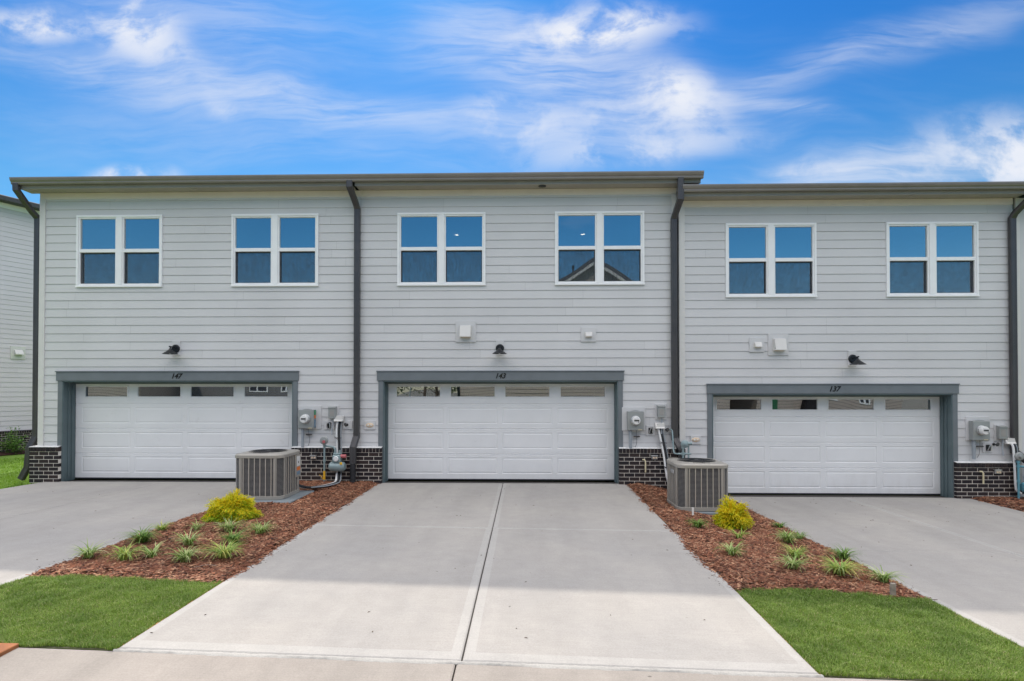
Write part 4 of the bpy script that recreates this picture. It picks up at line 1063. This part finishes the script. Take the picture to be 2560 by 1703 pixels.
RBY = lambda x: -5.95+.17*np.sin(np.clip((np.asarray(x)-2.1)/2.0, 0, 1)*np.pi)+.03*(np.asarray(x)-2.1)+.05*(vnoise(x, np.asarray(x)*0, 4, 4)-.5)
hR = bed(RBX0, RBX1, RBY, -.10, 62000, 'red brown bark mulch between the middle and right driveways', 31)
hF = bed(lambda y: 9.08+wob(y, .05, 3, 2.), lambda y: 12+0*np.asarray(y), lambda x: -4.2+0*np.asarray(x), -.10, 26000, 'bark mulch at the right edge below the blue gas meter', 41)

# ------------------------------------------------------------------ lawns
def lawn(name, n, xf, y0f, y1f, yr, label, m, hmin=.012, hmax=.036, seed=1, zf=None, w=.0019):
    rs = np.random.default_rng(seed); Y = yr[0]+(yr[1]-yr[0])*rs.random(n); lo, hi = xf(Y); X = lo+(hi-lo)*rs.random(n)
    k = (Y > y0f(X)) & (Y < y1f(X)); X, Y = X[k], Y[k]; n = len(X)
    cl = vnoise(X, Y, 9, seed); cl2 = vnoise(X, Y, 2.2, seed+4)
    H = (hmin+(hmax-hmin)*rs.random(n))*(.6+.8*cl)*(.85+.3*cl2); a = rs.random(n)*2*np.pi; ln = H*(.2+.8*rs.random(n))
    Z = (zf or g)(X, Y)
    base = np.stack([X, Y, Z-.004], 1); d = np.stack([np.cos(a), np.sin(a), 0*a], 1); p = np.stack([-np.sin(a), np.cos(a), 0*a], 1)*(w*(.7+.8*rs.random(n)))[:, None]
    up = np.array([0, 0, 1.])
    mid = base+d*(ln*.35)[:, None]+up*(H*.62)[:, None]; tip = base+d*ln[:, None]+up*H[:, None]*(.75+.25*rs.random(n))[:, None]
    V = np.stack([base-p, base+p, mid+p*.7, mid-p*.7, tip], 1).reshape(-1, 3); q = np.arange(n)*5
    Fq = np.concatenate([np.stack([q, q+1, q+2], 1), np.stack([q, q+2, q+3], 1), np.stack([q+3, q+2, q+4], 1)])
    o = arr_mesh(name, V, Fq, m); struct(o, label, 'stuff'); o['category'] = 'grass'; return o
lawn('lawn_grass', 150000, lambda y: (-5.10+0*y, -3.08+0*y), lambda x: YS-.022+.035*vnoise(x, 0*x, 8, 2), LBY, (-7.625, -5.9), 'green lawn strip between the left and middle driveways', M['grass'], seed=3, zf=lambda x, y: g(x, y)-.012)
lawn('lawn_grass', 165000, lambda y: (2.15+0*y, 4.13+0*y), lambda x: YS-.022+.035*vnoise(x, 0*x, 8, 6), RBY, (-7.625, -5.7), 'green lawn strip between the middle and right driveways', M['grass'], seed=4, zf=lambda x, y: g(x, y)-.012)
lawn('lawn_grass', 60000, lambda y: (-24+0*y, -10.26+0*y), lambda x: -3+0*x, lambda x: 6.2+0*x, (-3, 6.2), 'bright lawn beside and behind the left brick corner', M['grass_far'], .03, .07, 5, lambda x, y: g(x, y)-.05, .006)
lawn('lawn_grass', 30000, lambda y: (-12.5+0*y, -10.26+0*y), lambda x: -4+0*x, lambda x: 2+0*x, (-4, 2), 'short grass along the left driveway edge', M['grass_far'], .02, .06, 6, lambda x, y: g(x, y)-.045, .004)
for (a, b, y0, y1, lab) in ((-5.10, -3.08, YS, -6.0, 'soil under the left lawn strip'), (2.13, 4.12, YS, -5.7, 'soil under the right lawn strip')):
    sheet('lawn_ground', a, b, y0, y1, .2, -.022, M['turf_soil'], label=lab)
for (a, b, y0, y1) in ((-5.10, -5.085, YS, -6.0), (-3.10, -3.08, YS, -6.1), (2.14, 2.165, YS, -5.9), (4.10, 4.125, YS, -5.8)):
    sheet('clay_edge', a, b, y0, y1, .2, -.010, M['clay'], label='strip of red clay along the driveway edge')

# ------------------------------------------------------------------ planting
def blade_strip(rs, root, a, L, droop, w, seg=6, rise=1.1):
    P = []; d = Vector((math.cos(a), math.sin(a), 0)); side = Vector((-math.sin(a), math.cos(a), 0)); p = Vector(root); el = rise
    vs = []; fs = []
    for k in range(seg+1):
        tt = k/seg; ww = w*(1-tt**1.6)*(.5+min(1, tt*3)*.5)+.0004
        n_ = d.cross(side)
        vs += [tuple(p-side*ww), tuple(p+side*ww)]
        if k: q = 2*(k-1); fs.append((q, q+1, q+3, q+2))
        p = p+(d*math.cos(el)+Vector((0, 0, 1))*math.sin(el))*(L/seg); el -= droop/seg
    return vs, fs
def tuft(x, y, size, n, mt, label, hf, dark=False, flat=.0):
    rs = random.Random(int(x*1000+y*77)); z = float(hf(np.array([x]), np.array([y]))[0])+.004
    m = MB()
    for k in range(int(n*2.1)):
        a = rs.uniform(0, 2*math.pi); L = size*rs.uniform(.55, 1.1); rise = rs.uniform(.25, 1.3)-flat; r0 = size*.12
        vs, fs = blade_strip(rs, (x+r0*rs.uniform(-1, 1), y+r0*rs.uniform(-1, 1), z), a, L, rs.uniform(1.1, 2.3), rs.uniform(.004, .0068))
        vs = [(vx, vy, max(vz, z-.004+.006*rs.random())) for vx, vy, vz in vs]
        m.add(vs, fs)
    o = m.build('liriope_plant', [M[mt]], None, True, (x, y, z)); return tag(o, label, 'plant', 'grassy tufts planted in the mulch')
TL = [(-4.899, -4.347, .15, 30, 'lily_yellow', 'small tuft nearest the left driveway just below the left golden shrub'),
      (-4.729, -4.968, .21, 75, 'lily_dark', 'large dark green tuft nearest the left driveway edge, third row'),
      (-4.436, -4.309, .16, 22, 'lily', 'thin sparse pale tuft below and left of the left golden shrub'),
      (-4.121, -5.005, .18, 45, 'lily', 'grey green tuft in the middle of the left mulch bed'),
      (-3.99, -4.316, .19, 60, 'lily', 'striped pale tuft straight below the left golden shrub'),
      (-3.509, -4.422, .19, 55, 'lily', 'striped tuft nearest the middle driveway in the left bed'),
      (-3.63, -4.893, .18, 65, 'lily_dark', 'dark green tuft just behind the big bright one in the left bed'),
      (-3.408, -5.511, .21, 85, 'lily_yellow', 'large bright tuft nearest the middle driveway at the front of the left bed'),
      (-3.793, -5.617, .18, 55, 'lily', 'green tuft second from the right in the front row of the left bed'),
      (-4.46, -5.62, .20, 42, 'lily_yellow', 'yellowish flopped tuft in the front row of the left bed'),
      (-4.25, -5.50, .17, 26, 'lily', 'pale flopped tuft touching the yellowish one in the left bed'),
      (-4.874, -5.637, .19, 40, 'lily', 'flat tuft at the front left corner of the left bed')]
TR = [(2.513, -3.531, .15, 80, 'lily_dark', 'round dark green tuft in front of the right air conditioner'),
      (2.938, -3.958, .15, 24, 'lily_yellow', 'sparse yellow green tuft below the right golden shrub'),
      (2.504, -4.876, .18, 40, 'lily', 'pale tuft nearest the middle driveway in the right bed'),
      (3.964, -2.908, .12, 36, 'lily_dark', 'small dark tuft at the right driveway edge, farthest back'),
      (3.655, -3.832, .20, 65, 'lily', 'large pale green tuft at the right edge behind the others in the right bed'),
      (3.949, -3.591, .13, 28, 'lily_dark', 'small dark tuft hugging the right driveway edge'),
      (3.392, -4.619, .18, 50, 'lily_yellow', 'yellow green tuft in the middle of the right bed'),
      (3.081, -5.215, .18, 50, 'lily', 'bright tuft third from the front in the right bed'),
      (4.005, -4.606, .18, 70, 'lily_dark', 'dense dark tuft at the right driveway edge'),
      (3.573, -5.298, .21, 95, 'lily_yellow', 'largest green and yellow tuft near the front of the right bed'),
      (3.967, -5.454, .18, 48, 'lily', 'leaning tuft at the front corner of the right bed by the wooden stub')]
for a in TL: tuft(a[0], a[1], a[2]*1.65, a[3], a[4], a[5], hL)
for a in TR: tuft(a[0], a[1], a[2]*1.65, a[3], a[4], a[5], hR)
def cypress(x, y, rx, h, n, label, hf, seed):
    rs = random.Random(seed); z = float(hf(np.array([x]), np.array([y]))[0])
    o = thing('golden_cypress', label, 'shrub', (x, y, z), 'golden thread leaf shrubs')
    ms = {0: MB(), 1: MB()}
    for k in range(n):
        a = rs.uniform(0, 2*math.pi); el = math.asin(rs.uniform(.02, 1)); r = rs.uniform(.55, 1.0)**.6
        lump = 1+.16*math.sin(a*3+seed)+.10*math.sin(a*5+el*4)+.14*math.sin(el*9+a*2)
        ex, ey, ez = rx*r*lump*math.cos(el)*math.cos(a), rx*.9*r*lump*math.cos(el)*math.sin(a), h*r*lump*math.sin(el)*.92+.03
        p0 = Vector((x+ex*.55, y+ey*.55, z+ez*.62)); tip = Vector((x+ex, y+ey, z+ez)); 
        L = rs.uniform(.07, .15); d = (tip-p0).normalized()
        gold = rs.random() < (.25+.8*(ez/h)+(.35 if seed == 8 else 0))*(.35+.75*r**3)
        m = ms[0 if gold else 1]
        side = d.cross(Vector((rs.uniform(-1, 1), rs.uniform(-1, 1), rs.uniform(-.3, 1)))).normalized()
        # thread: arching up then drooping at the tip
        pts = []; q = tip-d*L*.6; dd = (d+Vector((0, 0, .25))).normalized()
        for s in range(5): pts.append(q.copy()); q = q+dd*L*.30; dd = (dd+Vector((rs.uniform(-.15, .15), rs.uniform(-.15, .15), -.48))).normalized()
        w = rs.uniform(.005, .009)
        vs = []; fs = []
        for s, pp in enumerate(pts):
            ww = w*(1-.75*s/4); vs += [pp-side*ww, pp+side*ww]
            if s: b = 2*(s-1); fs.append((b, b+1, b+3, b+2))
        m.add(vs, fs)
        for tw in range(4):                                  # side twigs
            b = pts[rs.choice((1, 2, 3))]; d2 = (d*rs.uniform(.3, 1)+Vector((rs.uniform(-1, 1), rs.uniform(-1, 1), rs.uniform(-.8, .5)))).normalized(); l2 = rs.uniform(.02, .05)
            s2 = d2.cross(Vector((rs.random(), rs.random(), 1))).normalized()*w*.75
            m.add([b-s2, b+s2, b+d2*l2*.6+s2*.8-Vector((0, 0, .002)), b+d2*l2-Vector((0, 0, .008)), b+d2*l2*.6-s2*.8], [(0, 1, 2, 3, 4)])
    ms[0].build('gold_threads', [M['cy_gold']], o); ms[1].build('green_threads', [M['cy_green']], o)
    m = MB()
    for k in range(14):
        a = rs.uniform(0, 2*math.pi); m.tube([(x, y, z-.02), (x+.2*rx*math.cos(a), y+.2*rx*math.sin(a), z+.3*h), (x+.6*rx*math.cos(a), y+.6*rx*math.sin(a), z+.6*h)], [.012, .008, .003], 6)
    m.build('stem', [M['bark']], o)
cypress(-4.33, -3.55, .325, .34, 2800, 'golden green shrub in front of the left air conditioner', hL, 3)
cypress(3.12, -3.20, .225, .36, 1900, 'bright yellow shrub in front of the right air conditioner', hR, 8)

def leafbush(x, y, z, rx, h, n, label, seed):
    rs = random.Random(seed); o = thing('leafy_bush', label, 'bush', (x, y, z))
    m = MB(); st = MB()
    for b in range(26):
        a = rs.uniform(0, 2*math.pi); rr_ = rx*rs.uniform(.1, 1); hh = h*rs.uniform(.5, 1.15)*(1-.3*(rr_/rx))
        top = Vector((x+rr_*math.cos(a), y+rr_*math.sin(a), z+hh)); base = Vector((x+.1*rr_*math.cos(a), y+.1*rr_*math.sin(a), z)); st.tube([base, (base+top)/2+Vector((0, 0, .05)), top], [.01, .007, .003], 5)
        for k in range(n//26):
            s = rs.uniform(.25, 1.05); p = base.lerp(top, s)+Vector((rs.uniform(-1, 1), rs.uniform(-1, 1), rs.uniform(-.6, .6)))*.09
            d = Vector((rs.uniform(-1, 1), rs.uniform(-1, 1), rs.uniform(-.4, .9))).normalized(); sd_ = d.cross(Vector((rs.random(), rs.random(), .5))).normalized(); l = rs.uniform(.04, .08); w = l*.28
            m.add([p, p+d*l*.5+sd_*w, p+d*l, p+d*l*.5-sd_*w], [(0, 1, 2, 3)])
    m.build('foliage', [M['leaf_bush']], o); st.build('stem', [M['bark']], o)
leafbush(-18.35, 7.85, gz(-18.35, 7.85)-.05, .62, .85, 1500, 'light green leafy bush by the brick base of the neighbouring house', 5)
m = MB(); m.cbox(3.805, 3.858, -5.83, -5.80, gz(3.83, -5.81)-.05, gz(3.83, -5.81)+.125, .004); tag(m.build('wooden_stub', [M['wood']], None, loc=(3.83, -5.81, gz(3.83, -5.81))), 'short weathered wooden stub at the front of the right bed', 'stake')
m = MB(); m.cbox(2.665, 2.697, -2.715, -2.70, gz(2.68, -2.7)-.05, gz(2.68, -2.7)+.165, .003); tag(m.build('plant_stake', [M['whitep']], None, loc=(2.68, -2.7, gz(2.68, -2.7))), 'small white stake in front of the right air conditioner', 'stake')
# twigs lying on the mulch
rs = random.Random(4)
for k, (x, y, a, L, hf, lab) in enumerate(((2.86, -3.75, 2.4, .34, hR, 'thin reddish twig below the right golden shrub'), (-4.25, -4.85, 2.8, .30, hL, 'thin pale twig in the middle of the left bed'),
                               (3.72, -5.5, 2.2, .28, hR, 'pale twig near the front of the right bed'), (-3.55, -5.85, .3, .22, hL, 'thin twig at the front of the left bed'))):
    z = float(hf(np.array([x]), np.array([y]))[0])+.02; m = MB(); m.tube(bend([(x, y, z), (x+L*.5*math.cos(a), y+L*.5*math.sin(a), z+.02), (x+L*math.cos(a), y+L*math.sin(a), z+.004)], 4), .0028, 5)
    tag(m.build('twig', [M['wood'] if k != 0 else M['cream']], None, loc=(x, y, z)), lab, 'twig')
# rusty cast cover at the kerb, left corner
m = MB(); z = gz(-4.2, -7.7)+.0
m.cbox(-5.4, -3.83, -7.99, -7.612, z-.06, z+.004, .006); 
for k in range(3): m.cbox(-5.3, -3.90, -7.94+k*.11, -7.93+k*.11, z+.0045, z+.012, .002)
tag(m.build('drain_cover', [M['rust']], None, loc=(-4.6, -7.8, z-.06)), 'rusty orange brown drain cover at the lower left corner by the kerb', 'drain cover')

# small debris on the driveways
rs = random.Random(99); m = MB()
for k in range(150):
    if rs.random() < .5: x, y = rs.uniform(4.2, 9), -abs(rs.gauss(0, 2.5))
    elif rs.random() < .6: x, y = rs.uniform(-3, 2.1), rs.uniform(-8.8, -.3)
    else: x, y = rs.uniform(-9.5, -5.2), rs.uniform(-7, -.5)
    if y < -7.4 : continue
    z = gz(x, y); a = rs.uniform(0, 6.28); L = rs.uniform(.006, .022); w = L*rs.uniform(.25, .7)
    c, s = math.cos(a), math.sin(a)
    m.add([(x-L*c, y-L*s, z+.002), (x+w*s, y-w*c, z+.003), (x+L*c, y+L*s, z+.002), (x-w*s, y+w*c, z+.003), (x, y, z+.008)], [(0, 1, 4), (1, 2, 4), (2, 3, 4), (3, 0, 4)])
for k in range(520):
    ex, lo, hi = rs.choice(((-3.08, -6.0, -.3), (2.12, -5.9, -.3), (-5.1, -6.0, -.3), (4.12, -5.7, -.3))); y = rs.uniform(lo, hi); sg = 1 if ex in (-3.08, 4.12) else -1
    x = ex+sg*abs(rs.gauss(.01, .07)); z = gz(x, y); a = rs.uniform(0, 6.28); L = rs.uniform(.005, .016); w = L*.3; c, s_ = math.cos(a), math.sin(a)
    m.add([(x-L*c, y-L*s_, z+.002), (x+w*s_, y-w*c, z+.003), (x+L*c, y+L*s_, z+.002), (x-w*s_, y+w*c, z+.003), (x, y, z+.006)], [(0, 1, 4), (1, 2, 4), (2, 3, 4), (3, 0, 4)])
struct(m.build('leaf_litter', [M['bark']]), 'tiny dark bits scattered on the driveways', 'stuff')

# ------------------------------------------------------------------ ceiling lights seen through the windows of 143
for x, lab in ((-1.76, 'small lit ceiling light seen through the upper left window of house 143'), (1.45, 'small lit ceiling light seen through the upper right window of house 143')):
    o = thing('ceiling_light', lab, 'ceiling light', (x, 2.42, 5.90), 'lit ceiling lights indoors')
    m = MB(); m.lathe([(0, 5.908), (.05, 5.908), (.055, 5.912)], (x, 2.42, 0), n=16); m.build('lamp', [M['lamp_on']], o)
    m = MB(); m.lathe([(.056, 5.904), (.085, 5.906), (.088, 5.916)], (x, 2.42, 0), n=16); m.build('trim_ring', [M['whitep']], o)

# ------------------------------------------------------------------ neighbouring house on the left
nh = thing('neighbour_house', 'pale grey sided neighbouring house seen past the left corner', 'house', (-20, 7.5, -.4))
def place(mb, ang, ox, oy):
    c, s = math.cos(ang), math.sin(ang); mb.v = [(ox+x*c-y*s, oy+x*s+y*c, z) for x, y, z in mb.v]; return mb
ang = R(64); ox, oy = -21.6, 3.0     # wall runs from (ox,oy) away to the right
Lw = 14.
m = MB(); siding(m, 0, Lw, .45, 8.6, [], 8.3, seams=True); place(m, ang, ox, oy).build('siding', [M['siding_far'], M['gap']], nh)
m = MB(); m.box(0, Lw, .004, 8, -1, 8.8); place(m, ang, ox, oy).build('wall', [M['siding_far']], nh)
m = MB(); brickwork(m, 0, Lw, -.75, .46); place(m, ang, ox, oy).build('brick_base', [M['brick'], M['mortar']], nh)
m = MB(); m.box(-.2, Lw+.2, -.04, -.002, 8.62, 8.86); place(m, ang, ox, oy).build('frieze_board', [M['vinyl']], nh)
m = MB(); m.prism([(-.45, 8.80), (-.45, 8.95), (4, 10.2), (8.4, 8.95), (8.4, 8.8)], 'x', -.3, Lw+.3); place(m, ang, ox, oy).build('roof', [M['shingle']], nh)
for (u_, z_, s_) in ((6.2, 3.35, .30), (7.25, 2.45, .36)):
    m = MB(); m.cbox(u_-s_/2*1.5, u_+s_/2*1.5, -.035, -.004, z_-s_*.8, z_+s_*.8, .003); place(m, ang, ox, oy).build('vent_block', [M['light_trim']], nh)
    m = MB(); m.prism([(-.036, z_+s_*.35), (-.07, z_+s_*.33), (-.17, z_-s_*.15), (-.17, z_-s_*.25), (-.036, z_-s_*.25)], 'x', u_-s_*.4, u_+s_*.4); place(m, ang, ox, oy).build('vent_hood', [M['light_trim']], nh)

V = []; F = []
for k in range(41):
    u_ = Lw*k/40; 
    for q, d_ in enumerate((-.10, -.55, -1.15-.12*math.sin(u_*2))):
        x, y = ox+u_*math.cos(ang)-d_*math.sin(ang), oy+u_*math.sin(ang)+d_*math.cos(ang); V.append((x, y, gz(x, y)+(-.0, .05, -.03)[q]))
    if k: b = 3*(k-1); F += [(b, b+3, b+4, b+1), (b+1, b+4, b+5, b+2)]
V = np.array(V); o = arr_mesh('mulch_bed', V, F, M['mulch']); struct(o, 'strip of bark mulch along the neighbouring brick base', 'stuff'); o['category'] = 'mulch'

# ------------------------------------------------------------------ across the street (seen in the window reflections)
LAP_LINE = .034
def far_house(label, x0, x1, y, depth, h, m_sid, gable, wins=(), brickcol=None, door=None):
    """front faces +y (towards the town houses)"""
    o = thing('street_house', label, 'house', ((x0+x1)/2, y-depth/2, -.3), 'houses across the street')
    m = MB(); siding(m, -x1, -x0, -.3, h, [(-b, -a, c, d) for a, b, c, d in wins], 1.0, seams=False); m.v = [(-a, y-b, c) for a, b, c in m.v]
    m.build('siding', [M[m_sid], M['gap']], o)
    m = MB(); m.box(x0, x1, y-depth, y-.01, -.4, h)
    if gable: m.prism([(x0, h), (x1, h), ((x0+x1)/2, h+gable)], 'y', y-depth, y-.012)
    m.build('wall', [M[m_sid]], o)
    if gable:
        k = (x0+x1)/2; sl_ = gable/((x1-x0)/2); e = .45
        m = MB(); m.prism([(x0-e, h-e*sl_+.02), (k, h+gable+.02), (x1+e, h-e*sl_+.02), (x1+e, h-e*sl_+.22), (k, h+gable+.25), (x0-e, h-e*sl_+.22)], 'y', y-depth-.4, y+.4); m.build('roof', [M['shingle']], o)
        m = MB(); z = h
        while z < h+gable-.1:
            f0 = (x1-x0)/2*(1-(z-h)/gable); f1 = (x1-x0)/2*(1-(min(z+EXPO-LAP_LINE, h+gable)-h)/gable)
            m.add([(k+f0, y+.016, z), (k-f0, y+.016, z), (k-f1, y+.005, z+EXPO-LAP_LINE), (k+f1, y+.005, z+EXPO-LAP_LINE)], [(0, 1, 2, 3)]); z += EXPO
        m.build('gable_siding', [M[m_sid]], o)
        m = MB(); m.prism([(x0-e, h-e*sl_-.16), (k, h+gable-.18), (x1+e, h-e*sl_-.16), (x1+e, h-e*sl_), (k, h+gable), (x0-e, h-e*sl_)], 'y', y+.35, y+.42); m.build('rake_board', [M['light_trim']], o)
    else:
        m = MB(); m.prism([(y+.5, h-.1), (y+.5, h+.06), (y-depth/2, h+2.0), (y-depth-.5, h), (y-depth-.5, h-.1)], 'x', x0-.4, x1+.4); m.build('roof', [M['shingle']], o)
    for (a, b, c, d) in wins:
        m = MB()
        for q in ((a, b, c, c+.07), (a, b, d-.07, d), (a, a+.07, c+.07, d-.07), (b-.07, b, c+.07, d-.07), ((a+b)/2-.05, (a+b)/2+.05, c+.07, d-.07)): m.box(q[0], q[1], y-.009, y+.04, q[2], q[3])
        w = m.build('window', [M['vinyl']], o); m = MB(); m.box(a+.07, b-.07, y-.008, y+.002, c+.07, d-.07); m.build('pane', [M['coil']], w)
    return o
hA = far_house('taupe sided gable house straight across the street', -3.9, 11.5, -19.4, 10, 4.25, 'siding_taupe', 4.75)
m = MB(); m.tube([(2.9, -23, 7.2), (2.9, -23, 9.7)], .06, 10); m.tube([(2.9, -23, 9.5), (2.9, -23, 9.72)], .09, 10); m.build('vent_pipe', [M['black']], hA)
m = MB(); m.tube([(-3.88, -19.33, 4.2), (-3.88, -19.33, -.2)], .06, 8); m.build('downspout', [M['black']], hA)
far_house('taupe sided house far to the left across the street', -31, -22.2, -19.4, 9, 5.5, 'siding_taupe', 0)
far_house('dark grey sided house to the left across the street', -21.6, -11.5, -23.0, 9, 6.4, 'siding_grey', 0, [(-17.6, -16.2, 1.9, 3.5), (-15.3, -14.6, 1.9, 3.5), (-13.9, -12.5, 1.2, 3.0), (-19.6, -18.6, 2.6, 3.9)])
hC = far_house('low taupe house with a brick pillar across the street on the right', 13.0, 21.5, -20.0, 9, 2.75, 'siding_taupe', 0, [(17.2, 17.8, 1.2, 2.0), (19.0, 19.6, 1.4, 2.1)])
m = MB(); m.box(13.6, 14.5, -19.99, -19.93, -.2, 2.1); m.build('door', [M['door_green']], hC)
m = MB(); m.box(16.0, 16.5, -19.99, -19.5, -.3, 2.6); m.build('pillar', [M['brick']], hC)
def tree(x, y, h, r, seed, label, dens=900, cone=False):
    rs = random.Random(seed); o = thing('tree', label, 'tree', (x, y, -.3), 'trees across the street')
    m = MB(); m.tube([(x, y, -.4), (x+.1, y, h*.35), (x-.1, y, h*.7), (x, y, h*.92)], [.18, .14, .08, .02], 8)
    mb_ = MB()
    for k in range(22):
        a = rs.uniform(0, 6.28); zz = h*rs.uniform(.3, .95); rr_ = r*rs.uniform(.4, 1)*((1-(zz/h-.25)/.78) if cone else math.sqrt(max(.05, 1-((zz/h-.62)/.42)**2)))
        t_ = Vector((x+rr_*math.cos(a), y+rr_*math.sin(a), zz)); m.tube([(x, y, zz-.5*rr_), t_], [.05, .01], 5)
        for q in range(dens//22):
            p = t_+Vector((rs.gauss(0, 1), rs.gauss(0, 1), rs.gauss(0, .7)))*r*.22; d = Vector((rs.uniform(-1, 1), rs.uniform(-1, 1), rs.uniform(-.5, 1))).normalized(); s = d.cross(Vector((rs.random(), .3, rs.random()))).normalized(); l = rs.uniform(.12, .3)
            mb_.add([p, p+d*l*.5+s*l*.3, p+d*l, p+d*l*.5-s*l*.3], [(0, 1, 2, 3)])
    m.build('trunk', [M['bark']], o); mb_.build('crown', [M['leaf']], o)
TREES = [(-12.6, -38, 6.0, 2.2, 'round tree seen at the left end of the far gap', 0), (36.5, -37, 6.5, 2.6, 'round tree near the far right end of the far tree line', 0), (39.5, -39, 8, 2.2, 'tall pointed tree at the far right end', 1), (42.5, -38, 6, 2.8, 'last broad tree at the far right', 0), (28.8, -41, 6.5, 2.6, 'broad tree between the pointed ones at the far right', 0),
         (-8.5, -40, 6.0, 2.4, 'round tree behind the gap left of the taupe gable house', 0), (-6.2, -46, 7.0, 2.0, 'pointed tree farther back in the left gap', 1), (-10.5, -44, 6.5, 2.2, 'pointed tree at the left of the gap', 1),
         (24.5, -36, 6.0, 2.8, 'round tree at the right across the street', 0), (27.5, -38, 7.5, 2.3, 'tall pointed tree at the right across the street', 1), (30.5, -35, 6.0, 2.8, 'round tree farthest right across the street', 0), (22.5, -42, 6.5, 1.8, 'thin pointed tree behind the low taupe house', 1), (33.5, -40, 7.5, 2.8, 'broad tree beyond the farthest right one', 0)]
for k, (x, y, h, r, lab, cn) in enumerate(TREES): tree(x, y, h, r, 50+k, lab, 1000, bool(cn))
o = thing('street_sign', 'green street name sign on a thin post across the street', 'street sign', (-6.3, -17.5, -.3))
m = MB(); m.tube([(-6.3, -17.5, -.4), (-6.3, -17.5, 2.9)], .03, 8); m.build('post', [M['pvc_grey']], o)
m = MB(); m.cbox(-6.7, -5.9, -17.51, -17.49, 2.35, 2.55, .003); m.build('blade', [M['street_green']], o)
m = MB(); m.cbox(-6.31, -6.29, -17.9, -17.1, 2.58, 2.78, .003); m.build('blade', [M['street_green']], o)
